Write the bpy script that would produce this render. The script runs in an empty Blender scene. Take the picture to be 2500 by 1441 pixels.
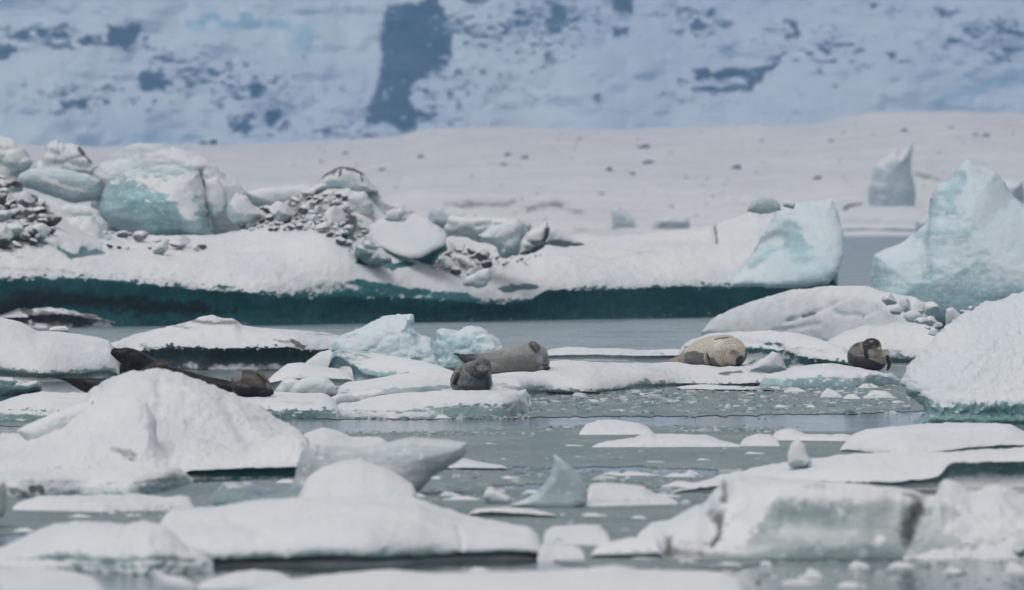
import bpy, math, random
import numpy as np
from mathutils import Vector, Matrix, Euler
from mathutils.geometry import delaunay_2d_cdt
random.seed(7)
# ------------------------------------------------------------------ camera, world, sun
H, F, YH = 2.53, 17000.0, 520.0           # eye height, focal length in photo pixels, horizon row
sc = bpy.context.scene
cam = bpy.data.objects.new('camera', bpy.data.cameras.new('camera'))
sc.collection.objects.link(cam)
cam.location = (0, 0, H); cam.rotation_euler = (math.radians(90), 0, 0)
cam.data.sensor_width = 36.0; cam.data.lens = 36.0 * F / 2500.0
cam.data.shift_y = -(720.5 - YH) / 2500.0
cam.data.clip_start = 1.0; cam.data.clip_end = 12000.0
cam.data.dof.use_dof = True; cam.data.dof.focus_distance = 98.0; cam.data.dof.aperture_fstop = 3.0
sc.camera = cam
SUN_EL, SUN_AZ = math.radians(66), math.radians(-140)      # azimuth from +Y towards +X
w = bpy.data.worlds.new('World'); sc.world = w; w.use_nodes = True
nt = w.node_tree; nt.nodes.clear()
sky = nt.nodes.new('ShaderNodeTexSky'); sky.sky_type = 'NISHITA'; sky.sun_disc = False
sky.sun_elevation = SUN_EL; sky.sun_rotation = SUN_AZ
sky.air_density = 1.0; sky.dust_density = 3.0; sky.ozone_density = 1.0
hs = nt.nodes.new('ShaderNodeHueSaturation'); hs.inputs['Saturation'].default_value = 0.06
bg = nt.nodes.new('ShaderNodeBackground'); bg.inputs[1].default_value = 0.15
wo = nt.nodes.new('ShaderNodeOutputWorld')
nt.links.new(sky.outputs[0], hs.inputs['Color']); nt.links.new(hs.outputs[0], bg.inputs[0]); nt.links.new(bg.outputs[0], wo.inputs[0])
sl = bpy.data.lights.new('sun', 'SUN'); sl.energy = 0.75; sl.angle = math.radians(35); sl.color = (1, 0.97, 0.93)
so = bpy.data.objects.new('sun', sl); sc.collection.objects.link(so)
sdir = Vector((math.sin(SUN_AZ) * math.cos(SUN_EL), math.cos(SUN_AZ) * math.cos(SUN_EL), math.sin(SUN_EL)))
so.rotation_euler = (-sdir).to_track_quat('-Z', 'Y').to_euler()
sc.view_settings.view_transform = 'Standard'; sc.view_settings.look = 'None'
sc.view_settings.exposure = -0.12; sc.view_settings.gamma = 1.0

# ------------------------------------------------------------------ maths helpers
def D(y): return H * F / (np.asarray(y, float) - YH)       # distance of a waterline row
def ZP(py, d): return H - (py - YH) * d / F
def XP(px, d): return (px - 1250.0) * d / F
def P3(px, py, d): return Vector((XP(px, d), d, ZP(py, d)))
def lerp_poly(pts, x):
    a = np.array(pts, float); o = np.argsort(a[:, 0], kind='stable'); a = a[o]
    return np.interp(x, a[:, 0], a[:, 1])
def _hash(ix, iy, iz, s):
    n = (ix.astype(np.int64) * 73856093) ^ (iy.astype(np.int64) * 19349663) ^ (iz.astype(np.int64) * 83492791) ^ (s * 2654435761)
    n = (n ^ (n >> 13)) * 1274126177; n = n & 0x7fffffff; n = (n ^ (n >> 15)) * 2246822519 & 0x7fffffff
    return (n ^ (n >> 12)) & 0xffffff
def vnoise(p, s=0):
    f = np.floor(p); i = f.astype(np.int64); t = p - f; t = t * t * t * (t * (t * 6 - 15) + 10)
    r = 0
    for dx in (0, 1):
        wx = t[:, 0] if dx else 1 - t[:, 0]
        for dy in (0, 1):
            wy = t[:, 1] if dy else 1 - t[:, 1]
            for dz in (0, 1):
                wz = t[:, 2] if dz else 1 - t[:, 2]
                r = r + wx * wy * wz * (_hash(i[:, 0] + dx, i[:, 1] + dy, i[:, 2] + dz, s) / float(0xffffff))
    return r * 2 - 1
def fbm(p, octs=4, s=0, gain=0.5, ridged=False):
    r = 0; a = 1; q = p.copy(); tot = 0
    for k in range(octs):
        n = vnoise(q, s + k * 17)
        if ridged: n = 1 - 2 * np.abs(n)
        r = r + a * n; tot += a; a *= gain; q = q * 2.03 + 11.7
    return r / tot
def cells(p, s=0):                                          # F2-F1 cell noise, 0 at cracks
    i = np.floor(p).astype(np.int64); f1 = np.full(len(p), 9.0); f2 = np.full(len(p), 9.0); idv = np.zeros(len(p))
    for dx in (-1, 0, 1):
        for dy in (-1, 0, 1):
            for dz in (-1, 0, 1):
                c = i + np.array([dx, dy, dz]); h = [_hash(c[:, 0], c[:, 1], c[:, 2], s + k) / float(0xffffff) for k in (1, 2, 3)]
                q = c + np.stack(h, 1); d = np.linalg.norm(p - q, axis=1)
                n1 = d < f1; f2 = np.where(n1, f1, np.minimum(f2, d)); idv = np.where(n1, h[0], idv); f1 = np.where(n1, d, f1)
    return f1, f2 - f1, idv
def seg_dist(px, py, pts):
    pts = np.array(pts, float)
    if pts.ndim == 1: pts = pts[None]
    if len(pts) == 1: return np.hypot(px - pts[0, 0], py - pts[0, 1])
    best = np.full(len(px), 1e9)
    for a, b in zip(pts[:-1], pts[1:]):
        ab = b - a; L = ab @ ab + 1e-9
        t = np.clip(((px - a[0]) * ab[0] + (py - a[1]) * ab[1]) / L, 0, 1)
        best = np.minimum(best, np.hypot(px - a[0] - t * ab[0], py - a[1] - t * ab[1]))
    return best
def in_poly(px, py, pts):
    pts = np.array(pts, float); ins = np.zeros(len(px), bool); n = len(pts)
    for k in range(n):
        x1, y1 = pts[k]; x2, y2 = pts[(k + 1) % n]
        if y1 == y2: continue
        c = ((y1 > py) != (y2 > py)) & (px < (x2 - x1) * (py - y1) / (y2 - y1) + x1)
        ins ^= c
    return ins
def sstep(a, b, x):
    t = np.clip((x - a) / (b - a), 0, 1); return t * t * (3 - 2 * t)

# ------------------------------------------------------------------ object helpers
def tag(o, label=None, cat=None, group=None, kind=None):
    if label: o['label'] = label
    if cat: o['category'] = cat
    if group: o['group'] = group
    if kind: o['kind'] = kind
    return o
def link_mesh(name, V, Fs, mat, parent=None, smooth=True, attrs=None, cols=None):
    me = bpy.data.meshes.new(name); me.from_pydata([tuple(v) for v in V], [], [tuple(int(i) for i in f) for f in Fs]); me.update()
    if smooth: me.polygons.foreach_set('use_smooth', [True] * len(me.polygons))
    for k, a in (attrs or {}).items():
        at = me.attributes.new(k, 'FLOAT', 'POINT'); at.data.foreach_set('value', np.asarray(a, np.float32))
    for k, a in (cols or {}).items():
        at = me.attributes.new(k, 'FLOAT_COLOR', 'POINT'); at.data.foreach_set('color', np.asarray(a, np.float32).ravel())
    me.materials.append(mat)
    o = bpy.data.objects.new(name, me); sc.collection.objects.link(o)
    if parent: o.parent = parent
    return o
def normals(V, Fs):
    me = bpy.data.meshes.new('tmp'); me.from_pydata([tuple(v) for v in V], [], [tuple(int(i) for i in f) for f in Fs]); me.update()
    n = np.zeros(len(V) * 3); me.vertex_normals.foreach_get('vector', n); bpy.data.meshes.remove(me)
    return n.reshape(-1, 3)

# ------------------------------------------------------------------ materials
class NT:
    def __init__(s, name):
        s.m = bpy.data.materials.new(name); s.m.use_nodes = True; s.t = s.m.node_tree; s.t.nodes.clear()
        s.out = s.n('ShaderNodeOutputMaterial'); s.b = s.n('ShaderNodeBsdfPrincipled'); s.l(s.b.outputs[0], s.out.inputs[0])
    def n(s, t, **k):
        x = s.t.nodes.new(t)
        for a, b in k.items(): setattr(x, a, b)
        return x
    def l(s, a, b): s.t.links.new(a, b)
    def set(s, inp, v):
        if hasattr(v, 'is_output') or hasattr(v, 'links'): s.l(v, inp)
        else: inp.default_value = v
    def math(s, op, a, b=0.0, c=None, clamp=False):
        x = s.n('ShaderNodeMath', operation=op, use_clamp=clamp); s.set(x.inputs[0], a); s.set(x.inputs[1], b)
        if c is not None: s.set(x.inputs[2], c)
        return x.outputs[0]
    def noise(s, vec, scale, detail=4, rough=0.55):
        x = s.n('ShaderNodeTexNoise'); s.l(vec, x.inputs['Vector']); x.inputs['Scale'].default_value = scale
        x.inputs['Detail'].default_value = detail; x.inputs['Roughness'].default_value = rough; return x.outputs['Fac']
    def smap(s, v, a, b, lo=0.0, hi=1.0):
        x = s.n('ShaderNodeMapRange', interpolation_type='SMOOTHSTEP'); s.set(x.inputs[0], v)
        x.inputs[1].default_value = a; x.inputs[2].default_value = b; x.inputs[3].default_value = lo; x.inputs[4].default_value = hi
        return x.outputs[0]
    def mix(s, f, a, b):
        x = s.n('ShaderNodeMix', data_type='RGBA'); s.set(x.inputs[0], f)
        s.set(x.inputs[6], a if not isinstance(a, tuple) else (*a, 1)); s.set(x.inputs[7], b if not isinstance(b, tuple) else (*b, 1))
        return x.outputs[2]
    def attr(s, name):
        x = s.n('ShaderNodeAttribute', attribute_name=name); return x
    def scaled(s, vec, v):
        x = s.n('ShaderNodeVectorMath', operation='MULTIPLY'); s.l(vec, x.inputs[0]); x.inputs[1].default_value = v; return x.outputs[0]
def ice_mat(name, ice=(0.10, 0.24, 0.26), ice2=(0.30, 0.45, 0.48), snow=(0.70, 0.692, 0.70), thr=0.35, wid=0.16, nz=0.5,
            dirt=0.0, sc_=1.0, dirtc=(0.030, 0.028, 0.028), rough=0.28, bump=0.35, sss=0.0):
    t = NT(name); g = t.n('ShaderNodeNewGeometry'); pos = g.outputs['Position']
    sp = t.n('ShaderNodeSeparateXYZ'); t.l(g.outputs['Normal'], sp.inputs[0])
    n1 = t.noise(pos, 3.2 * sc_, 6, 0.6); n2 = t.noise(pos, 0.8 * sc_, 3); n3 = t.noise(pos, 14 * sc_, 4, 0.65)
    up = t.math('ADD', sp.outputs[2], t.math('MULTIPLY', t.math('SUBTRACT', n1, 0.5), nz * 1.6))
    up = t.math('SUBTRACT', up, t.attr('bare').outputs['Fac'])
    m = t.smap(up, thr - wid, thr + wid)
    icec = t.mix(t.smap(n2, 0.35, 0.65), ice, ice2)
    lay = t.noise(t.scaled(pos, (.25, .25, 3.2)), 1.1 * sc_, 5, .6)
    icec = t.mix(t.smap(lay, .38, .62, 0, .55), icec, tuple(c * .5 + .02 for c in ice)); icec = t.mix(t.smap(n3, 0.52, 0.75, 0, 0.45), icec, tuple(min(1, c * 1.9 + 0.03) for c in ice2))
    snc = t.mix(t.smap(n2, 0.3, 0.7), snow, tuple(c * f for c, f in zip(snow, (0.88, 0.925, 0.95))))
    col = t.mix(m, icec, snc)
    da = t.attr('dirt').outputs['Fac']
    dn = t.math('ADD', t.math('MULTIPLY', da, 1.0), t.math('MULTIPLY', t.math('SUBTRACT', t.math('MULTIPLY_ADD', n3, .6, t.math('MULTIPLY', n1, .4)), 0.5), 1.5))
    dm = t.smap(t.math('ADD', dn, dirt), 0.25, 0.95)
    dm = t.math('MULTIPLY', dm, t.math('ADD', t.math('MULTIPLY', t.math('SUBTRACT', 1.0, m), 0.15), 0.82))
    col = t.mix(dm, col, dirtc)
    t.l(col, t.b.inputs['Base Color'])
    t.l(t.math('MULTIPLY_ADD', m, 0.9 - rough, rough), t.b.inputs['Roughness'])
    t.b.inputs['IOR'].default_value = 1.31
    if sss:
        t.b.inputs['Subsurface Weight'].default_value = sss; t.b.inputs['Subsurface Radius'].default_value = (0.12, 0.3, 0.35); t.b.inputs['Subsurface Scale'].default_value = 0.6
    bp = t.n('ShaderNodeBump'); bp.inputs['Strength'].default_value = bump; bp.inputs['Distance'].default_value = 0.07 / sc_
    hn = t.math('ADD', t.math('ADD', n3, t.math('MULTIPLY', n1, 1.2)), t.math('MULTIPLY', t.noise(pos, 40 * sc_, 3), 0.35))
    t.l(hn, bp.inputs['Height']); t.l(bp.outputs[0], t.b.inputs['Normal'])
    return t.m
M = {}
M['white'] = ice_mat('packed_snow', ice=(0.42, 0.54, 0.57), ice2=(0.60, 0.69, 0.72), thr=-0.1)
M['floe'] = ice_mat('snow_over_grey_ice', ice=(0.13, 0.22, 0.225), ice2=(0.36, 0.45, 0.46), thr=0.30)
M['teal'] = ice_mat('snow_over_teal_ice', ice=(0.022, 0.13, 0.137), ice2=(0.055, 0.19, 0.197), thr=0.30, sc_=0.7)
M['deep'] = ice_mat('snow_over_dark_ice', ice=(0.020, 0.030, 0.034), ice2=(0.045, 0.075, 0.082), thr=0.30, dirt=0.05)
M['blue'] = ice_mat('pale_blue_ice', ice=(0.36, 0.53, 0.57), ice2=(0.58, 0.69, 0.72), snow=(0.63, 0.68, 0.71), thr=0.6, wid=0.35, nz=0.8, sss=0.1)
M['glass'] = ice_mat('clear_grey_green_ice', ice=(0.22, 0.37, 0.40), ice2=(0.42, 0.55, 0.57), thr=0.98, wid=0.2, nz=0.9, rough=0.18, bump=0.12, sc_=0.7)
M['fin'] = ice_mat('smooth_pale_ice', ice=(0.46, 0.57, 0.60), ice2=(0.57, 0.65, 0.67), thr=0.95, wid=0.2, nz=0.4, rough=0.3, bump=0.08)
M['softteal'] = ice_mat('snow_fading_to_grey_green_ice', ice=(0.10, 0.20, 0.205), ice2=(0.24, 0.34, 0.345), thr=0.30, wid=0.42, nz=.25, bump=.2)
M['bowl'] = ice_mat('grey_green_bowl_ice', ice=(0.31, 0.38, 0.39), ice2=(0.46, 0.52, 0.53), thr=0.8, wid=0.4, nz=0.3, rough=0.3, bump=0.1, sc_=.6)
M['tail'] = ice_mat('smooth_grey_slab_ice', ice=(0.46, 0.51, 0.53), ice2=(0.55, 0.59, 0.61), thr=1.0, wid=0.25, nz=0.3, rough=0.4, bump=0.12)
M['slabg'] = ice_mat('smooth_grey_ice', ice=(0.50, 0.56, 0.58), ice2=(0.64, 0.69, 0.71), thr=0.6, wid=0.3, nz=0.4, rough=0.4, bump=0.12)
M['clear'] = ice_mat('dark_clear_ice', ice=(0.09, 0.17, 0.18), ice2=(0.22, 0.32, 0.33), thr=0.85, wid=0.2, nz=0.6, rough=0.12, bump=0.2)
M['rubble'] = ice_mat('snowy_rubble_ice', ice=(0.17, 0.22, 0.23), ice2=(0.40, 0.45, 0.46), thr=-0.22, wid=0.25, nz=0.8, dirt=-0.15)  # sides darkened, painting shade into the gaps between lumps
M['crust'] = ice_mat('granular_snow_crust', ice=(0.13, 0.27, 0.28), ice2=(0.30, 0.44, 0.45), snow=(0.68, 0.688, 0.70), thr=-0.15, wid=0.22, nz=0.7)
M['grit'] = ice_mat('gritty_shaded_rubble_ice', ice=(0.06, 0.07, 0.072), ice2=(0.17, 0.19, 0.19), thr=0.22, wid=0.2, nz=0.7, dirt=0.1)  # gritty, its darker sides also paint the dark gaps among the lumps
M['dirty'] = ice_mat('dirt_covered_ice', ice=(0.05, 0.055, 0.058), ice2=(0.16, 0.165, 0.17), thr=0.55, wid=0.3, nz=1.3, dirt=0.42)
M['far'] = ice_mat('far_ice', ice=(0.44, 0.52, 0.54), ice2=(0.56, 0.62, 0.64), thr=0.3, wid=0.3, nz=0.6, sc_=0.12, bump=0.2)

# ------------------------------------------------------------------ ice builders
def features(V, feats, N, pxs):
    """dents, bumps, dirt and bare-ice patches, a few standing for painted shade, at places given in photo pixels"""
    px = 1250 + V[:, 0] * F / V[:, 1]; py = YH + (H - V[:, 2]) * F / V[:, 1]
    att = {'dirt': np.zeros(len(V)), 'bare': np.zeros(len(V))}
    nn = fbm(np.stack([px / 16, py / 9, np.zeros(len(px))], 1), 3, 5)
    for kind, pts, wd, amt in feats:
        wx, wy = wd if isinstance(wd, tuple) else (wd, wd)
        q = np.array(pts, float).reshape(-1, 2)
        d = seg_dist(px / wx, py / wy, q / np.array([wx, wy]))
        if kind in ('dirt', 'bare'):
            g = np.exp(-(d * (1 + 0.8 * nn)) ** 2); k = att[kind]
            if amt >= 0: att[kind] = np.maximum(k, amt * g) if kind == 'dirt' else k + amt * g
            else: att[kind] = k + amt * g
        else:
            g = np.exp(-d ** 2) * amt * pxs * (-1 if kind == 'dent' else 1)
            V = V + N * g[:, None]
    return V, att
def roughen(V, Fs, pxs, amp, seed, cell=0.0, fine=1.0, lump=70.0, bil=1.0):
    """lumps, facets and crust; amp in photo pixels, pxs metres per pixel there"""
    N = normals(V, Fs); q = V / pxs * np.array([1.0, 0.3, 1.25])
    disp = amp * fbm(q / lump, 3, seed) + 0.50 * amp * fbm(q / (lump * 0.2), 4, seed + 3, 0.6) * fine - 0.5 * bil * amp * np.abs(fbm(q / (lump * 0.55) + 7, 3, seed + 6)) * 1.4
    if cell:
        f1, e, idv = cells(q / 46.0 + 3.1, seed); disp = disp + cell * (np.minimum(e * 2.2, 1) - 0.6) + cell * 0.6 * (idv - 0.5)
    top = sstep(-0.25, 0.05, V[:, 2] / max(1e-6, V[:, 2].max()))
    V = V + N * (disp * pxs * top)[:, None]
    return V, normals(V, Fs)
def floe(name, label, top, rim, base, dep, mat, over=0.05, amp=4.0, cell=0.0, gam=1.5, step=3.0, cap=None, feats=(), seed=None,
         cat='ice floe', group=None, fine=1.0, nt_=30, nw=10, lump=70.0, x=None, ragk=1.0, pw=1.8):
    seed = seed if seed is not None else abs(hash_s(label)) % 9999
    x0, x1 = x if x else (max(top[0][0], base[0][0]), min(top[-1][0], base[-1][0]))
    cap = cap or min(45.0, max(8.0, .10 * (x1 - x0))); n = max(8, int((x1 - x0) / step)); xs = np.linspace(x0, x1, n)
    yt = lerp_poly(top, xs); yb = lerp_poly(base, xs); yr = lerp_poly(rim, xs)
    def sm(v, wpx):
        k = int(wpx / step) // 2
        if k < 1: return v
        ker = np.hanning(2 * k + 3)[1:-1]; return np.convolve(np.pad(v, k, mode='reflect', reflect_type='odd'), ker / ker.sum(), 'valid')
    wf = min(1.0, (x1 - x0) / 400); yt = sm(yt, 14 * wf); yb = sm(yb, 90 * wf); yr = sm(yr, 26 * wf)
    jit = fbm(np.stack([xs / 22, xs * 0 + seed, xs * 0], 1), 4, seed)
    jt = jit * amp * 0.35; jr = fbm(np.stack([xs / 14, xs * 0 + seed + 5, xs * 0], 1), 4, seed) * amp * 0.8
    yr = yr + fbm(np.stack([xs / 80, xs * 0 + seed + 5, xs * 0], 1), 2, seed) * amp * 0.5
    dx = np.minimum(xs - x0, x1 - xs); c = np.clip(dx / cap, 0, 1); c = np.sqrt(1 - (1 - c) ** 2) * 0.985 + 0.015
    yt = yb + (yt - yb) * c; yr = yb + (yr - yb) * c; yr = np.clip(yr, yt, yb)
    e = np.clip(dx / (cap * 5), 0, 1); e = 0.12 + 0.88 * np.sqrt(1 - (1 - e) ** 2)
    yb = yb + fbm(np.stack([xs / 60, xs * 0 + seed + 9, xs * 0], 1), 3, seed) * amp * .6 * (yb - YH) / (H * F) * (yb - YH) * np.median(D(yb)) / F + fbm(np.stack([xs / 260, xs * 0 + seed + 4, xs * 0], 1), 2, seed) * .8
    d0 = D(yb); pxs = float(np.median(d0)) / F; dpt = dep * e
    rows = []; dr = d0 - over
    rows.append((d0 + 0.25, np.full(n, -0.6)))
    zr = ZP(yr, dr)
    for k in range(nw):
        s = k / nw; zr = ZP(yr + c * s ** 4 * np.minimum(jr, (yb - yr) * .6), dr); rows.append((d0 + 0.10 * math.sin(s * 3.14) * (1 if over >= 0 else 0) - over * s ** 1.5, zr * s - 0.04 * (k == 0)))
    for k in range(nt_ + 1):
        s = k / nt_; dd = dr + dpt * s ** pw; g = 1 - (1 - s) ** gam; rows.append((dd, ZP(yr + (yt - yr) * g + c * (jt * s ** 4 + np.minimum(jr, (yb - yr) * .6) * (1 - s) ** 24), dd)))
    zt = rows[-1][1]; nb = 8
    for k in range(1, nb + 1):
        s = k / nb * math.pi / 2; rows.append((dr + dpt * (1 + 0.5 * math.sin(s)), (zt + 0.6) * math.cos(s) - 0.6))
    R = len(rows); V = np.zeros((R, n, 3))
    for r, (dd, zz) in enumerate(rows):
        V[r, :, 0] = XP(xs, d0); V[r, :, 1] = dd; V[r, :, 2] = zz
        V[r, :, 0] = V[r, :, 0] * dd / d0
    V = V.reshape(-1, 3); i = np.arange(R * n).reshape(R, n)
    Fs = np.stack([i[:-1, :-1].ravel(), i[:-1, 1:].ravel(), i[1:, 1:].ravel(), i[1:, :-1].ravel()], 1)
    V, N = roughen(V, Fs, pxs, amp, seed, cell, fine, lump)
    V, att = features(V, feats, N, pxs)
    vpx = 1250 + V[:, 0] * F / V[:, 1]; vpy = YH + (H - V[:, 2]) * F / V[:, 1]; off = vpy - np.interp(vpx, xs, yr)
    rag = fbm(np.stack([vpx / 11, vpy / 7, vpx * 0 + seed], 1), 4, seed + 2, .6)
    att['bare'] += ragk * np.clip(rag - .12, 0, 1) * 2.6 * np.exp(-(np.minimum(off + 4, 0) / 9) ** 2) * (off < 4) - ragk * np.clip(-rag - .14 - np.maximum(off, 0) / 45, 0, 1) * 5.0 * (off >= -2) * (off < 16)
    o = link_mesh(name, V, Fs, M[mat], attrs=att); tag(o, label, cat, group)
    def at(px, py):
        a, r_, b = np.interp(px, xs, yt), np.interp(px, xs, yr), np.interp(px, xs, dr)
        g = np.clip((py - r_) / min(a - r_, -1e-3), 0, 1); s = 1 - (1 - g) ** (1 / gam)
        return float(b + np.interp(px, xs, dpt) * s ** pw)
    return o, at
def hash_s(s):
    h = 5381
    for c in s: h = (h * 33 + ord(c)) & 0xffffff
    return h
def berg(name, label, poly, d, T, mat, R=None, lean=0.0, amp=3.0, cell=0.0, step=4.0, feats=(), back=1.0, seed=None,
         cat='iceberg', group=None, fine=1.0, jit=1.0, lump=60.0, flat=0.5):
    """solid block: outline at its own distance, thickness T metres each way with rounded flanks"""
    seed = seed if seed is not None else abs(hash_s(label)) % 9999
    pts = np.array(poly, float); B = []
    for a, b in zip(pts, np.roll(pts, -1, 0)):
        L = np.hypot(*(b - a)); m = max(1, int(L / (step * 0.8)))
        for k in range(m): B.append(a + (b - a) * k / m)
    B = np.array(B)
    for _ in range(2): B = 0.5 * B + 0.25 * (np.roll(B, 1, 0) + np.roll(B, -1, 0))
    nx = fbm(np.stack([B[:, 0] / 18, B[:, 1] / 18, np.full(len(B), seed * 1.0)], 1), 4, seed); tn = np.roll(B, -1, 0) - np.roll(B, 1, 0)
    tn /= np.linalg.norm(tn, axis=1)[:, None] + 1e-9; nrm = np.stack([tn[:, 1], -tn[:, 0]], 1)
    B = B + nrm * (nx * jit * 1.6)[:, None]
    area = 0.5 * np.sum(B[:, 0] * np.roll(B[:, 1], -1) - np.roll(B[:, 0], -1) * B[:, 1]); sg = -1 if area > 0 else 1
    inner = []
    for off in (0.15, 0.5): inner.append((B + sg * nrm * step * off))
    x0, y0 = B.min(0); x1, y1 = B.max(0)
    gx, gy = np.meshgrid(np.arange(x0, x1, step), np.arange(y0, y1, step)); G = np.stack([gx.ravel(), gy.ravel()], 1)
    rs = np.random.RandomState(seed); G = G + rs.uniform(-0.3, 0.3, G.shape) * step
    G = np.concatenate(inner + [G]); ok = in_poly(G[:, 0], G[:, 1], B); G = G[ok]
    bd = seg_dist(G[:, 0], G[:, 1], np.vstack([B, B[:1]]))
    keep = bd > step * 0.1; G = G[keep]
    allp = np.concatenate([B, G]); nB = len(B)
    res = delaunay_2d_cdt([Vector(p) for p in allp], [(k, (k + 1) % nB) for k in range(nB)], [], 1, 1e-5)
    vv = np.array([tuple(v) for v in res[0]]); tri = [f for f in res[2]]
    orig = res[3]; isB = np.array([any(o < nB for o in og) if og else False for og in orig])
    sd = seg_dist(vv[:, 0], vv[:, 1], np.vstack([B, B[:1]])); sd[isB] = 0
    R = R or max(8, 0.9 * sd.max()); u = np.clip(sd / R, 0, 1); prof = np.sqrt(1 - (1 - u) ** 2); prof = prof * (1 - flat) + flat * np.clip(u * 4, 0, 1) ** 0.6
    pxs = d / F; z = ZP(vv[:, 1], d); zr = z - z.min()
    y0_ = d + lean * zr
    fr = np.stack([XP(vv[:, 0], d), y0_ - T * prof, z], 1); bk = np.stack([XP(vv[:, 0], d), y0_ + T * back * prof, z], 1)
    nV = len(vv); idx = np.arange(nV); bidx = idx.copy(); free = np.where(~isB)[0]; bidx[free] = nV + np.arange(len(free))
    V = np.concatenate([fr, bk[free]])
    V[:, 0] *= V[:, 1] / d; V[:, 2] = H + (V[:, 2] - H) * V[:, 1] / d
    Fs = [];
    for f in tri:
        a = [f[0], f[1], f[2]]; p, q, r = vv[a[0]], vv[a[1]], vv[a[2]]
        cr = (q[0] - p[0]) * (r[1] - p[1]) - (q[1] - p[1]) * (r[0] - p[0])
        if cr > 0: a = a[::-1]
        Fs.append(tuple(a)); Fs.append(tuple(bidx[k] for k in a[::-1]))
    Fs = np.array(Fs); V, N = roughen(V, Fs, pxs, amp, seed, cell, fine, lump, .3)
    V, att = features(V, feats, N, pxs)
    o = link_mesh(name, V, Fs, M[mat], attrs=att); tag(o, label, cat, group)
    return o

# ---- loose chunks: a few block shapes, then copies
import bmesh
def block_mesh(seed, mat, sub=3, cuts=11, nz=0.12):
    bm = bmesh.new(); bmesh.ops.create_icosphere(bm, subdivisions=sub + 1, radius=1.0)
    V = np.array([v.co for v in bm.verts]); rs = np.random.RandomState(seed)
    for k in range(cuts):
        n = rs.normal(size=3); n /= np.linalg.norm(n); h = rs.uniform(0.42, 0.85); d = V @ n
        V = V - np.maximum(d - h, 0)[:, None] * n * 0.93
    V = V / np.abs(V).max(0)
    Nn = V / (np.linalg.norm(V, axis=1)[:, None] + 1e-9)
    V = V + Nn * (nz * fbm(V * 2.2 + seed, 4, seed))[:, None]
    me = bpy.data.meshes.new('ice_block'); 
    for v, c in zip(bm.verts, V): v.co = c
    bm.to_mesh(me); bm.free(); me.polygons.foreach_set('use_smooth', [True] * len(me.polygons)); me.materials.append(mat)
    return me
BLK = {}
def blocks(kind):
    if kind not in BLK: BLK[kind] = [block_mesh(100 + k * 7 + hash_s(kind) % 50, M[kind]) for k in range(7)]
    return BLK[kind]
cnt = [0]
def chunk(px, py, w_, h_, d, kind, label, group=None, cat='ice chunk', name='ice_chunk', rot=0.0, depth=None):
    cnt[0] += 1; k = cnt[0]; rs = random.Random(k * 13 + 5)
    o = bpy.data.objects.new(name, blocks(kind)[k % 7]); sc.collection.objects.link(o)
    s = d / F; o.location = P3(px, py, d)
    o.scale = (w_ / 2 * s, (depth or w_ * 0.42) * s, h_ / 2 * s); o.rotation_euler = (rs.uniform(-.15, .15), math.radians(-rot), 0)
    tag(o, label, cat, group); return o

# ------------------------------------------------------------------ mountain range far behind
def hill_mats():
    t = NT('mountain_snow_and_rock'); pos = t.n('ShaderNodeNewGeometry').outputs['Position']
    n = t.noise(pos, 0.12, 5, 0.6)
    r = t.smap(t.math('ADD', t.attr('rock').outputs['Fac'], t.math('MULTIPLY', t.math('SUBTRACT', n, 0.5), 0.7)), 0.22, 0.85)
    gl = t.noise(t.scaled(pos, (.010, .004, .022)), 1.0, 5, .6); c = t.mix(t.attr('aqua').outputs['Fac'], t.mix(t.smap(gl, .35, .68), (0.82, 0.86, 0.90), (0.66, 0.72, 0.82)), (0.14, 0.46, 0.62)); c = t.mix(r, c, t.mix(t.smap(t.noise(pos, 0.035, 5, .65), .35, .7), (0.010, 0.016, 0.035), (0.06, 0.075, 0.12)))  # second snow tone paints gentle slope shading and gullies
    t.l(c, t.b.inputs['Base Color']); t.b.inputs['Roughness'].default_value = 0.9
    s = NT('hillside_snow'); pos = s.n('ShaderNodeNewGeometry').outputs['Position']
    n = s.noise(pos, 0.05, 5, 0.6); n2 = s.noise(pos, 0.5, 5, 0.65)
    c = s.mix(s.smap(n, 0.35, 0.65), (0.75, 0.72, 0.71), (0.63, 0.605, 0.60)); c = s.mix(s.smap(s.math('ADD', n2, s.math('MULTIPLY', s.attr('dirt').outputs['Fac'], 0.5)), 0.60, 0.85, 0, 0.8), c, (0.14, 0.115, 0.11))
    s.l(c, s.b.inputs['Base Color']); s.b.inputs['Roughness'].default_value = 0.9
    return t.m, s.m
M['mountain'], M['hill'] = hill_mats()
YM, KM = 3000.0, 1.15
gx = np.concatenate([np.arange(-5000, -700, 30), np.arange(-700, -60, 9), np.arange(-60, 2560, 3.2), np.arange(2560, 3200, 9), np.arange(3200, 7500, 30)]); gy = np.concatenate([np.arange(-620, -40, 8), np.arange(-40, 370, 2.2), np.arange(370, 540, 8)]); GX, GY = np.meshgrid(gx, gy); px = GX.ravel(); py = GY.ravel()
yy = (YM + KM * H) / (1 + KM * (py - YH) / F)
q3 = np.stack([px / 420, py / 260, px * 0], 1)
rel = fbm(q3, 5, 3, 0.5) * 40 + fbm(q3 * 3.2, 4, 8, 0.5, True) * 6
yy = yy + rel
V = np.stack([XP(px, yy), yy, ZP(py, yy)], 1)
def pj(a, b, sc1, sc2, s, o=4, g=.5): return fbm(np.stack([a / sc1, b / sc2, a * 0 + s], 1), o, s, g)
rock = np.full(len(px), -1.0)
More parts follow.
